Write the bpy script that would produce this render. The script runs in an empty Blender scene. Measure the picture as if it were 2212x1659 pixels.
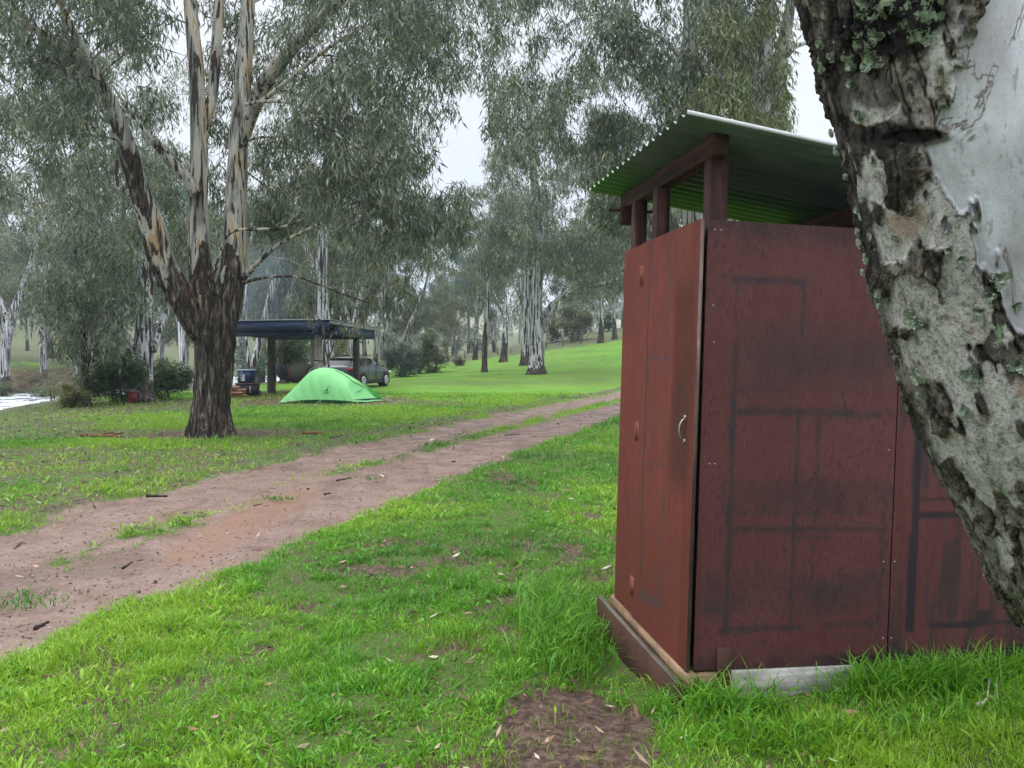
import bpy, math, random
import numpy as np
from mathutils import Vector, Matrix

random.seed(7)
RNG = np.random.default_rng(7)
R = math.radians
sc = bpy.context.scene
COL = sc.collection

# ------------------------------------------------------------------ camera, sky, sun, exposure
CAM_H = 1.6
PITCH = R(2.14)
FP = 1674.0                       # focal length in the 2212-wide pixels used to read the photograph
cam_d = bpy.data.cameras.new('camera')
cam = bpy.data.objects.new('camera', cam_d); COL.objects.link(cam)
cam.location = (0, 0, CAM_H)
cam.rotation_euler = (math.pi/2 - PITCH, 0, 0)
cam_d.sensor_width = 36.0
cam_d.lens = 36.0 * FP / 2212.0
cam_d.clip_start = 0.05
cam_d.clip_end = 3000
sc.camera = cam

SUN_EL, SUN_AZ = R(55), R(250)    # soft light from the left, a little behind the camera
world = bpy.data.worlds.new('World'); sc.world = world
world.use_nodes = True
nt = world.node_tree; nt.nodes.clear()
def wn(t, **k):
    n = nt.nodes.new(t)
    for a, b in k.items(): setattr(n, a, b)
    return n
w_out = wn('ShaderNodeOutputWorld'); w_bg = wn('ShaderNodeBackground')
w_sky = wn('ShaderNodeTexSky', sky_type='NISHITA', sun_disc=False)
w_sky.sun_elevation = SUN_EL; w_sky.sun_rotation = SUN_AZ
w_tc = wn('ShaderNodeTexCoord'); w_sep = wn('ShaderNodeSeparateXYZ')
nt.links.new(w_tc.outputs['Generated'], w_sep.inputs[0])
w_mr = wn('ShaderNodeMapRange', interpolation_type='SMOOTHSTEP')      # an overcast sky is about three times brighter overhead than low down
w_mr.inputs['From Min'].default_value = 0.36; w_mr.inputs['From Max'].default_value = 0.95
w_mr.inputs['To Min'].default_value = 8.0; w_mr.inputs['To Max'].default_value = 36.0
nt.links.new(w_sep.outputs[2], w_mr.inputs['Value'])
w_no = wn('ShaderNodeTexNoise'); w_no.inputs['Scale'].default_value = 2.3; w_no.inputs['Detail'].default_value = 4
nt.links.new(w_tc.outputs['Generated'], w_no.inputs['Vector'])
w_cr = wn('ShaderNodeValToRGB')
w_cr.color_ramp.elements[0].position = .3; w_cr.color_ramp.elements[0].color = (.80, .87, .97, 1)
w_cr.color_ramp.elements[1].position = .7; w_cr.color_ramp.elements[1].color = (.95, .97, 1.0, 1)
nt.links.new(w_no.outputs['Fac'], w_cr.inputs[0])
w_mul = wn('ShaderNodeVectorMath', operation='SCALE')
nt.links.new(w_cr.outputs[0], w_mul.inputs[0]); nt.links.new(w_mr.outputs[0], w_mul.inputs['Scale'])
w_mix = wn('ShaderNodeMix', data_type='RGBA'); w_mix.inputs[0].default_value = 0.94
nt.links.new(w_sky.outputs[0], w_mix.inputs[6]); nt.links.new(w_mul.outputs[0], w_mix.inputs[7])
nt.links.new(w_mix.outputs[2], w_bg.inputs[0]); w_bg.inputs[1].default_value = 0.1
nt.links.new(w_bg.outputs[0], w_out.inputs[0])

sun_d = bpy.data.lights.new('sun', 'SUN'); sun_d.energy = 0.7; sun_d.angle = R(25); sun_d.color = (1, .97, .93)
sun = bpy.data.objects.new('sun', sun_d); COL.objects.link(sun)
_sv = Vector((math.sin(SUN_AZ)*math.cos(SUN_EL), math.cos(SUN_AZ)*math.cos(SUN_EL), math.sin(SUN_EL)))
sun.rotation_euler = _sv.to_track_quat('Z', 'Y').to_euler()

sc.view_settings.view_transform = 'Standard'
sc.view_settings.look = 'None'
sc.view_settings.exposure = 0.44
sc.view_settings.gamma = 1.0
sc.cycles.max_bounces = 6
sc.cycles.diffuse_bounces = 3
sc.cycles.glossy_bounces = 2
sc.cycles.transmission_bounces = 3
sc.cycles.volume_bounces = 0
sc.cycles.use_denoising = True
sc.cycles.use_adaptive_sampling = True
sc.cycles.adaptive_threshold = 0.02
sc.cycles.caustics_reflective = False
sc.cycles.caustics_refractive = False

# ------------------------------------------------------------------ photograph -> world
CP, SP = math.cos(PITCH), math.sin(PITCH)
def ray(X, Y):
    a, b = (X-1106)/FP, (829.5-Y)/FP
    return np.array([a, CP + b*SP, b*CP - SP])
def W(X, Y, d):
    r = ray(X, Y); return np.array([0, 0, CAM_H]) + r*(d/r[1])

# ------------------------------------------------------------------ numpy noise
def _h(i, j, k, s):
    n = (i*374761393 + j*668265263 + k*2147483647 + s*1274126177) & 0xFFFFFFFF
    n = ((n ^ (n >> 13)) * 1274126177) & 0xFFFFFFFF
    n = ((n ^ (n >> 15)) * 2246822519) & 0xFFFFFFFF
    return ((n ^ (n >> 16)) & 0xFFFFFF) / float(0xFFFFFF)
def vnoise(x, y, z=0.0, s=0):
    x, y, z = np.broadcast_arrays(np.asarray(x, float), np.asarray(y, float), np.asarray(z, float))
    i, j, k = np.floor(x).astype(np.int64), np.floor(y).astype(np.int64), np.floor(z).astype(np.int64)
    fx, fy, fz = x-i, y-j, z-k
    fx, fy, fz = fx*fx*(3-2*fx), fy*fy*(3-2*fy), fz*fz*(3-2*fz)
    def L(a, b, t): return a + (b-a)*t
    c = [[[_h(i+a, j+b, k+d, s) for d in (0, 1)] for b in (0, 1)] for a in (0, 1)]
    return L(L(L(c[0][0][0], c[0][0][1], fz), L(c[0][1][0], c[0][1][1], fz), fy),
             L(L(c[1][0][0], c[1][0][1], fz), L(c[1][1][0], c[1][1][1], fz), fy), fx)
def fbm(x, y, z=0.0, s=0, o=4):
    t = 0; a = .5; f = 1; n = 0
    for q in range(o):
        t = t + a*vnoise(np.asarray(x)*f, np.asarray(y)*f, np.asarray(z)*f, s+q); n += a; a *= .5; f *= 2.03
    return t/n
def sstep(a, b, x):
    t = np.clip((np.asarray(x, float)-a)/(b-a), 0, 1); return t*t*(3-2*t)

# ------------------------------------------------------------------ mesh helpers
def mk(name, V, F, mat=None, parent=None, smooth=False, attrs=None, loc=None):
    """V (n,3), F list of (m,k) int arrays; links ONE mesh object"""
    V = np.asarray(V, np.float32)
    F = [np.asarray(f, np.int32) for f in F if len(f)]
    me = bpy.data.meshes.new(name)
    me.vertices.add(len(V)); me.vertices.foreach_set('co', V.ravel())
    tot = sum(f.size for f in F); np_ = sum(len(f) for f in F)
    me.loops.add(tot); me.loops.foreach_set('vertex_index', np.concatenate([f.ravel() for f in F]))
    me.polygons.add(np_)
    sizes = np.concatenate([np.full(len(f), f.shape[1], np.int32) for f in F])
    me.polygons.foreach_set('loop_start', (np.cumsum(sizes)-sizes).astype(np.int32))
    me.polygons.foreach_set('loop_total', sizes)
    if smooth: me.polygons.foreach_set('use_smooth', np.ones(np_, bool))
    me.update(calc_edges=True)
    if attrs:
        for k, a in attrs.items():
            a = np.asarray(a, np.float32)
            if a.ndim == 1:
                at = me.attributes.new(k, 'FLOAT', 'POINT'); at.data.foreach_set('value', a)
            elif a.shape[1] == 3:
                at = me.attributes.new(k, 'FLOAT_VECTOR', 'POINT'); at.data.foreach_set('vector', a.ravel())
    if mat: me.materials.append(mat)
    o = bpy.data.objects.new(name, me); COL.objects.link(o)
    if parent is not None: o.parent = parent
    if loc is not None: o.location = loc
    return o
class MB:
    def __init__(s): s.V = []; s.F = {}; s.n = 0
    def add(s, V, F):
        V = np.asarray(V, float)
        for f in F:
            f = np.asarray(f)
            if len(f): s.F.setdefault(f.shape[1], []).append(f + s.n)
        s.V.append(V); s.n += len(V); return s
    def box(s, lo, hi, M=None, bev=0.0):
        (x0, y0, z0), (x1, y1, z1) = lo, hi
        if bev > 0:
            pts = []
            for z, e in ((z0, bev), (z0+bev, 0), (z1-bev, 0), (z1, bev)):
                for x, y in ((x0+e, y0+e+bev), (x0+e+bev, y0+e), (x1-e-bev, y0+e), (x1-e, y0+e+bev), (x1-e, y1-e-bev), (x1-e-bev, y1-e), (x0+e+bev, y1-e), (x0+e, y1-e-bev)):
                    pts.append((x, y, z))
            V = np.array(pts); Q = [[a*8+i, a*8+(i+1) % 8, a*8+8+(i+1) % 8, a*8+8+i] for a in range(3) for i in range(8)]
            F = [np.array(Q), np.array([list(range(7, -1, -1)), list(range(24, 32))])]
        else:
            V = np.array([(x0, y0, z0), (x1, y0, z0), (x1, y1, z0), (x0, y1, z0), (x0, y0, z1), (x1, y0, z1), (x1, y1, z1), (x0, y1, z1)])
            F = [np.array([[3, 2, 1, 0], [4, 5, 6, 7], [0, 1, 5, 4], [1, 2, 6, 5], [2, 3, 7, 6], [3, 0, 4, 7]])]
        if M is not None: V = V @ np.array(M.to_3x3()).T + np.array(M.translation)
        return s.add(V, F)
    def tube(s, P, r, k=8, cap=True):
        V, F = tube(P, r, k, cap); return s.add(V, F)
    def each(s, name, mat, parent=None, smooth=False):
        off = 0
        for V in s.V:
            F = []
            for fl in s.F.values():
                for f in fl:
                    if f.min() >= off and f.max() < off+len(V): F.append(f-off)
            mk(name, V, F, mat, parent, smooth); off += len(V)
    def build(s, name, mat, parent=None, smooth=False, attrs=None):
        return mk(name, np.concatenate(s.V), [np.concatenate(v) for v in s.F.values()], mat, parent, smooth, attrs)
def frames(P):
    P = np.asarray(P, float); T = np.gradient(P, axis=0); T /= np.linalg.norm(T, axis=1)[:, None]+1e-9
    n = np.cross(T[0], [0, 1, 0.02]); n /= np.linalg.norm(n)+1e-9
    N = []
    for t in T:
        n = n - t*np.dot(n, t); n = n/(np.linalg.norm(n)+1e-9); N.append(n)
    N = np.array(N); return T, N, np.cross(T, N)
def tube(P, r, k=8, cap=True):
    P = np.asarray(P, float); r = np.broadcast_to(np.asarray(r, float), (len(P),))
    T, N, B = frames(P); a = np.linspace(0, 2*np.pi, k, endpoint=False)
    V = P[:, None] + r[:, None, None]*(np.cos(a)[None, :, None]*N[:, None] + np.sin(a)[None, :, None]*B[:, None])
    n = len(P); i = np.arange(n-1)[:, None]*k; j = np.arange(k)[None]; j2 = (j+1) % k
    Q = np.stack([i+j, i+j2, i+k+j2, i+k+j], -1).reshape(-1, 4)
    F = [Q]
    if cap: F.append(np.array([np.arange(k)[::-1], (n-1)*k+np.arange(k)]))
    return V.reshape(-1, 3), F
def tag(o, label=None, cat=None, group=None, kind=None):
    if label: o['label'] = label
    if cat: o['category'] = cat
    if group: o['group'] = group
    if kind: o['kind'] = kind
    return o
def empty(name, loc, label, cat, group=None, rz=0):
    o = bpy.data.objects.new(name, None); COL.objects.link(o); o.location = loc; o.rotation_euler = (0, 0, rz)
    o.empty_display_size = .2
    return tag(o, label, cat, group)
def smoothpath(P, m):
    P = np.asarray(P, float); n = len(P)
    if n < 3:
        t = np.linspace(0, 1, m)[:, None]; return P[0]*(1-t)+P[-1]*t
    Q = np.vstack([2*P[0]-P[1], P, 2*P[-1]-P[-2]]); out = []
    for u in np.linspace(0, n-1-1e-6, m):
        i = int(u); t = u-i; p0, p1, p2, p3 = Q[i:i+4]
        out.append(.5*((2*p1)+(-p0+p2)*t+(2*p0-5*p1+4*p2-p3)*t*t+(-p0+3*p1-3*p2+p3)*t**3))
    return np.array(out)

# ------------------------------------------------------------------ materials
class Mat:
    def __init__(s, name, rough=.8, spec=.3):
        s.m = bpy.data.materials.new(name); s.m.use_nodes = True; s.t = s.m.node_tree
        s.b = s.t.nodes['Principled BSDF']; s.out = s.t.nodes['Material Output']
        s.b.inputs['Roughness'].default_value = rough; s.b.inputs['Specular IOR Level'].default_value = spec
    def n(s, t, **k):
        n = s.t.nodes.new(t)
        for a, b in k.items(): setattr(n, a, b)
        return n
    def l(s, a, b): s.t.links.new(a, b)
    def attr(s, name):
        return s.n('ShaderNodeAttribute', attribute_name=name).outputs['Fac']
    def coord(s, scale=(1, 1, 1), kind='Object'):
        tc = s.n('ShaderNodeTexCoord'); mp = s.n('ShaderNodeMapping'); mp.inputs['Scale'].default_value = scale
        s.l(tc.outputs[kind], mp.inputs[0]); return mp.outputs[0]
    def noise(s, scale=5, detail=4, vec=None, rough=.6, dist=0):
        n = s.n('ShaderNodeTexNoise'); n.inputs['Scale'].default_value = scale; n.inputs['Detail'].default_value = detail
        n.inputs['Roughness'].default_value = rough; n.inputs['Distortion'].default_value = dist
        if vec is not None: s.l(vec, n.inputs['Vector'])
        return n.outputs['Fac']
    def vor(s, scale=5, vec=None, feature='F1', out='Distance'):
        n = s.n('ShaderNodeTexVoronoi', feature=feature); n.inputs['Scale'].default_value = scale
        if vec is not None: s.l(vec, n.inputs['Vector'])
        return n.outputs[out]
    def ramp(s, fac, stops):
        n = s.n('ShaderNodeValToRGB'); e = n.color_ramp.elements
        while len(e) < len(stops): e.new(.5)
        for q, (p, c) in zip(e, stops):
            q.position = p; q.color = (c[0], c[1], c[2], 1) if not isinstance(c, (int, float)) else (c, c, c, 1)
        s.l(fac, n.inputs[0]); return n.outputs[0]
    def mr(s, v, a, b, c=0, d=1, smooth=True):
        n = s.n('ShaderNodeMapRange', interpolation_type='SMOOTHSTEP' if smooth else 'LINEAR')
        for i, q in zip(('From Min', 'From Max', 'To Min', 'To Max'), (a, b, c, d)): n.inputs[i].default_value = q
        s.l(v, n.inputs['Value']); return n.outputs[0]
    def math(s, op, a, b=None, clamp=False):
        n = s.n('ShaderNodeMath', operation=op, use_clamp=clamp)
        for i, q in ((0, a), (1, b)):
            if q is None: continue
            if isinstance(q, (int, float)): n.inputs[i].default_value = q
            else: s.l(q, n.inputs[i])
        return n.outputs[0]
    def mix(s, f, a, b, mode='MIX'):
        n = s.n('ShaderNodeMix', data_type='RGBA', blend_type=mode)
        for i, q in ((0, f), (6, a), (7, b)):
            if isinstance(q, (int, float)): n.inputs[i].default_value = q
            elif isinstance(q, tuple): n.inputs[i].default_value = (*q[:3], 1)
            else: s.l(q, n.inputs[i])
        return n.outputs[2]
    def col(s, c):
        if isinstance(c, tuple): s.b.inputs['Base Color'].default_value = (*c[:3], 1)
        else: s.l(c, s.b.inputs['Base Color'])
        return s
    bs = 1.0
    def bump(s, h, strength=.5, dist=.02):
        n = s.n('ShaderNodeBump'); n.inputs['Strength'].default_value = strength; n.inputs['Distance'].default_value = dist
        s.l(h, n.inputs['Height']); s.l(n.outputs[0], s.b.inputs['Normal']); return s
    def rough(s, r): s.l(r, s.b.inputs['Roughness']); return s

def leaf_mat(name, c0, c1, c2, trans=.3, rough=.5):
    m = Mat(name, rough, .45)
    t = m.attr('tint')
    c = m.ramp(t, [(0, c0), (.5, c1), (.93, c2), (1, (c2[0]*1.5, c2[1]*1.05, c2[2]*.8))])
    m.col(c)
    tr = m.n('ShaderNodeBsdfTranslucent'); m.l(m.mix(.35, c, (.25, .34, .08)), tr.inputs['Color'])
    mx = m.n('ShaderNodeMixShader'); mx.inputs[0].default_value = trans
    m.l(m.b.outputs[0], mx.inputs[1]); m.l(tr.outputs[0], mx.inputs[2]); m.l(mx.outputs[0], m.out.inputs['Surface'])
    return m.m
LEAF_GUM = leaf_mat('gum_leaves', (.030, .045, .028), (.098, .128, .088), (.29, .34, .24), trans=.25)
LEAF_FAR = leaf_mat('distant_gum_leaves', (.038, .052, .036), (.108, .130, .086), (.26, .285, .19), trans=.25)
LEAF_OLIVE = leaf_mat('olive_gum_leaves', (.040, .055, .024), (.125, .15, .062), (.29, .31, .15), trans=.25)
LEAF_DARK = leaf_mat('dark_wattle_leaves', (.02, .05, .022), (.055, .115, .045), (.12, .19, .07))
LEAF_YEL = leaf_mat('yellow_green_leaves', (.08, .10, .03), (.17, .18, .055), (.30, .28, .09))
LEAF_BLUE = leaf_mat('blue_grey_leaves', (.08, .12, .12), (.13, .18, .17), (.19, .23, .19))
LEAF_DRY = leaf_mat('dry_scrub_leaves', (.10, .09, .06), (.17, .14, .09), (.27, .21, .13))

def gum_bark(name, pale=(.46, .44, .42), tan=(.42, .33, .22), grey=(.20, .20, .20), dark=(.05, .04, .035), streak=.5, zs=1.0):
    """rough fibrous bark where attribute 'rough' is 1, smooth peeling bark where it is 0"""
    m = Mat(name, .85, .2)
    rg = m.attr('rough')
    v1 = m.coord((1, 1, .16*zs)); v2 = m.coord((1, 1, .06*zs)); v0 = m.coord((1, 1, .3))
    patch = m.noise(4.0, 4, v1, .6, .6)
    smooth_c = m.ramp(patch, [(.30, grey), (.42, tuple(.6*a+.4*b for a, b in zip(grey, pale))), (.47, pale), (.56, tuple(min(1, a*1.15) for a in pale)), (.61, tan), (.72, grey)])
    st = m.noise(13, 3, v2, .55, .3)
    sm = m.mr(st, .60-.14*streak, .635-.14*streak)
    smooth_c = m.mix(sm, smooth_c, tuple(d*1.2 for d in dark))
    fib = m.noise(16, 6, v1, .65, .4)
    fib2 = m.noise(60, 3, v1, .7)
    rough_c = m.ramp(fib, [(.34, tuple(d*.3 for d in dark)), (.46, tuple(d*.9 for d in dark)), (.54, tuple(d*2.2 for d in dark)), (.60, (.20, .17, .14)), (.68, (.34, .30, .26))])
    red = m.mr(m.noise(2.2, 3, v0), .58, .7, 0, .55)
    rough_c = m.mix(red, rough_c, (.10, .038, .02))
    rough_c = m.mix(m.mr(fib2, .45, .7, 0, .6), rough_c, (.02, .017, .015))
    edge = m.math('ADD', rg, m.math('MULTIPLY', m.math('SUBTRACT', m.noise(7, 4, v1), .5), 1.6))
    f = m.mr(edge, .46, .54)
    m.col(m.mix(f, smooth_c, rough_c))
    hb = m.math('ADD', m.math('MULTIPLY', fib, f), m.math('MULTIPLY', sm, -.25))
    m.bump(hb, .9, .05)
    return m.m
BARK_HERO = gum_bark('hero_gum_bark', pale=(.36, .35, .30), tan=(.40, .28, .15), grey=(.13, .135, .13), dark=(.038, .031, .025), streak=.42)
BARK_WHITE = gum_bark('white_gum_bark', pale=(.50, .50, .52), tan=(.42, .40, .38), grey=(.30, .30, .32), dark=(.035, .03, .03), streak=.75, zs=.7)
BARK_GREY = gum_bark('grey_gum_bark', pale=(.36, .35, .34), tan=(.30, .26, .21), grey=(.17, .17, .17), dark=(.04, .034, .03), streak=.6)

def solid(name, c, rough=.6, spec=.4, vary=.15, scale=6, bump=0, metal=0, dark=.55):
    m = Mat(name, rough, spec); v = m.coord((1, 1, 1))
    n = m.noise(scale, 5, v, .65)
    m.col(m.mix(m.mr(n, .35, .7, 0, vary*2), c, tuple(x*dark for x in c)))
    if bump: m.bump(m.noise(scale*6, 4, v), bump, .01)
    m.b.inputs['Metallic'].default_value = metal
    return m.m

# ------------------------------------------------------------------ ground shape
def lerp(y, ys, xs): return np.interp(y, ys, xs)
def bank_x(y): return lerp(y, [-40, 5, 19, 25, 30, 38, 50, 90, 140], [-9.5, -11.5, -13.4, -15.2, -15.6, -14.6, -13.6, -15, -22])
WATER_Z = -1.25
def gz(x, y):
    x = np.asarray(x, float); y = np.asarray(y, float)
    T = np.clip(y-38, 0, 60)
    s = bank_x(y) - x
    hill = .0004*T*T + .0028*T*np.clip(x+8, 0, 26)
    far = .035*np.clip(y-150, 0, 700)
    land = hill + far + .0*x
    # the river channel and the paddock beyond it
    bed = -2.0
    down = sstep(0.0, 6.5, s); up = sstep(19.5, 29, s)
    pad = .75 + .085*np.clip(s-28, 0, 60) + .02*np.clip(s-88, 0, 600)
    fadey = 1-sstep(95, 135, y)
    ch = land*(1-down) + bed*down
    ch = ch*(1-up) + (pad + far)*up
    z = np.where(s > 0, ch*fadey + (land + pad*up)*(1-fadey), land)
    z = z - .045*np.exp(-(((x-1.22)/.40)**2+((y-3.72)/.22)**2))
    z = z - .17*np.exp(-(((x-.50)/.30)**2+((y-4.35)/.75)**2))
    z = z + .10*(fbm(x*.11, y*.11, 0, 3, 3)-.5)*sstep(4, 20, np.hypot(x, y))
    return z
XR = ([0, 2, 3.98, 4.76, 5.66, 7.18, 9.84, 12.3, 20.1, 34, 70], [-3.3, -2.9, -2.63, -2.49, -2.22, -1.74, -.86, -.05, 2.8, 7.9, 22])
XL = ([0, 2, 7, 9.14, 11, 13.9, 18.8, 34, 70], [-6.2, -5.6, -4.6, -4.4, -3.6, -2.87, -1.19, 4.75, 18.5])
XC = ([9.0, 11.5, 16.4, 26.5, 34, 70], [-3.0, -2.05, -.35, 3.55, 6.35, 20.2])
def masks(x, y, fine=True):
    """track (bare wheel ruts), dirt (bare soil in grass), dry (brown litter), lush, 0..1 each"""
    x = np.asarray(x, float); y = np.asarray(y, float)
    n1 = fbm(x*1.1, y*1.1, 0, 11, 4)-.5
    n2 = fbm(x*4.5, y*4.5, 0, 12, 3)-.5
    xr, xl, xc = lerp(y, *XR), lerp(y, *XL), lerp(y, *XC)
    e = .55*n1 + .28*n2
    soft = .10 + .012*y
    inr = sstep(-soft, soft, xr - x + e*.9); inl = sstep(-soft-.25, soft+.25, x - xl + e*1.7)
    tr = inr*inl
    wc = .22 + .006*y
    strip = np.exp(-((x-xc+e*.5)/wc)**2)*sstep(8.5, 12.5, y)*np.clip(.75+1.4*n1+1.0*n2, 0, 1)
    strip2 = np.exp(-(((x+3.35-(y-6.5)*.25)+e*.8)/.28)**2)*sstep(5.4, 6.1, y)*(1-sstep(7.6, 9, y))*np.clip(.30+2.2*n2+1.2*n1, 0, 1)
    tr = tr*(1-np.clip(strip+strip2, 0, 1))
    def ell(cx, cy, rx, ry, ns=1.0, w=.35):
        q = np.hypot((x-cx)/rx, (y-cy)/ry) + ns*(n1*1.3+n2*.6); return 1-sstep(1-w, 1+w, q)
    dirt = ell(.27, 3.22, .38, .66, .45, .18)
    m2 = ell(.05, 2.7, .62, .5, .6, .3)
    dirt = np.maximum(dirt, m2*.9)
    dirt = np.maximum(dirt, .85*ell(-6.1, 15.3, 1.5, 1.0, .7))
    dirt = np.maximum(dirt, .8*ell(-7.6, 27.5, 4.6, 2.6, .8))
    dirt = np.maximum(dirt, .85*ell(-9.4, 31, 2.2, 3.0, .8))
    patchy = sstep(.07, .17, n1*.6 + n2*.9 - .005)*sstep(2.2, 3.5, y)*(1-sstep(10, 16, y))*.65
    dirt = np.maximum(dirt, patchy)
    dry = .9*ell(-9.0, 15.8, 5.8, 1.15, .7)
    dry = np.maximum(dry, .95*ell(-13.0, 17.0, 3.6, 4.6, .8)); dry = np.maximum(dry, .85*ell(-7.6, 12.2, 2.6, 1.3, 1.1))
    dry = np.maximum(dry, .9*ell(-13.0, 23.5, 5.0, 3.2, .7))
    dry = np.maximum(dry, .42*ell(.8, 43, 7.5, 3.0, 1.1))
    dry = np.maximum(dry, .75*ell(-5.2, 25.6, 4.4, 2.0, .8))
    dry = np.maximum(dry, .72*ell(-5.6, 11.4, 3.2, 1.9, .9))
    dry = np.maximum(dry, .5*ell(-3.4, 13.6, 2.4, 2.2, 1.0))
    edge_band = np.exp(-((x-xl+.55)/.8)**2)*.75*sstep(4, 7, y)
    dry = np.maximum(dry, np.clip(edge_band+n1, 0, 1)*sstep(.1, .5, edge_band))
    s = bank_x(y)-x
    dry = np.maximum(dry, sstep(-1.6, .4, s+n1*2)*(1-sstep(28, 33, s)))
    dry = np.where(s > 26, np.clip(.12+1.4*n1+.9*sstep(85, 120, y+s), 0, 1), dry)
    far = sstep(74, 84, y + .6*np.clip(-x-4, 0, 30)*1.2 - .25*np.clip(x, 0, 40) + n1*4)*(s < 0)
    dry = np.maximum(dry, far*.9)
    return np.clip(tr, 0, 1), np.clip(dirt, 0, 1)*(1-tr), np.clip(dry, 0, 1), s

def ground_mat():
    m = Mat('ground_surface', .92, .2)
    tr, di, dr, rk = m.attr('track'), m.attr('dirt'), m.attr('dry'), m.attr('bank')
    v = m.coord((1, 1, 1))
    nb = m.noise(.35, 4, v, .6); nm = m.noise(2.2, 5, v, .65); nf = m.noise(24, 5, v, .7); nff = m.noise(95, 3, v, .7)
    grass = m.ramp(m.math('ADD', m.math('MULTIPLY', nb, .5), m.math('MULTIPLY', nm, .5)), [(.34, (.05, .115, .016)), (.45, (.09, .21, .02)), (.55, (.135, .29, .026)), (.66, (.18, .28, .05))])
    grass = m.mix(m.mr(m.noise(11, 5, v, .75), .45, .7, 0, .55), grass, (.055, .085, .02)); grass = m.mix(m.mr(m.noise(.9, 6, v, .75), .52, .66, 0, .55), grass, (.16, .15, .06))
    under = m.mix(m.mr(nf, .42, .66), (.055, .115, .016), (.10, .075, .045))
    grass = m.mix(m.mr(m.noise(.16, 5, m.coord((.5, 1, 1)), .7), .47, .60, 0, .6), grass, (.125, .19, .035))
    near = m.attr('near')
    grass = m.mix(near, grass, under)
    soil = m.ramp(nf, [(.32, (.028, .018, .014)), (.46, (.075, .046, .036)), (.58, (.13, .085, .066)), (.72, (.19, .13, .105))])
    trk = m.ramp(m.math('ADD', m.math('MULTIPLY', nm, .38), m.math('ADD', m.math('MULTIPLY', nf, .36), m.math('MULTIPLY', nff, .26))), [(.30, (.075, .045, .036)), (.43, (.155, .100, .080)), (.55, (.235, .160, .132)), (.70, (.32, .24, .21))])
    wet = m.mr(m.noise(1.3, 6, m.coord((1, .45, 1)), .7, .8), .50, .60, 0, .55); trk = m.mix(wet, trk, (.115, .078, .064))
    clay = m.mr(m.math('ADD', m.attr('clay'), m.math('MULTIPLY', m.math('SUBTRACT', m.noise(2.4, 6, m.coord((2.2, .6, 1)), .7), .5), 1.5)), .3, .9)
    trk = m.mix(m.math('MULTIPLY', clay, .65), trk, (.23, .130, .085))
    litter = m.ramp(nf, [(.30, (.030, .022, .018)), (.45, (.085, .065, .050)), (.58, (.13, .10, .075)), (.75, (.24, .20, .155))])
    litter = m.mix(m.mr(m.math('ADD', m.math('MULTIPLY', nm, .5), m.math('MULTIPLY', m.noise(13, 5, v, .75), .5)), .45, .56, 0, .8), litter, (.075, .155, .025))
    litter = m.mix(m.mr(m.noise(6, 6, v, .8), .54, .62, 0, .6), litter, (.022, .017, .014))
    bank = m.ramp(m.noise(1.2, 5, v), [(.3, (.035, .028, .02)), (.5, (.11, .08, .05)), (.7, (.18, .15, .06))])
    c = m.mix(m.mr(m.math('ADD', dr, m.math('MULTIPLY', m.math('SUBTRACT', nf, .5), .8)), .25, .65), grass, litter)
    c = m.mix(rk, c, bank)
    jit = m.math('MULTIPLY', m.math('SUBTRACT', nf, .5), .9)
    c = m.mix(m.mr(m.math('ADD', di, jit), .35, .65), c, soil)
    c = m.mix(m.mr(m.math('ADD', tr, jit), .38, .62), c, trk)
    specks = m.mr(nff, .66, .72)
    c = m.mix(m.math('MULTIPLY', specks, m.math('MAXIMUM', tr, di)), c, (.05, .035, .03))
    m.col(c)
    h = m.math('ADD', m.math('MULTIPLY', nf, .6), m.math('MULTIPLY', nff, .35))
    m.bump(h, .8, .03)
    m.rough(m.mr(m.math('MULTIPLY', tr, nm), .3, .62, .9, .45))
    return m.m
GROUND = ground_mat()

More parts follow.
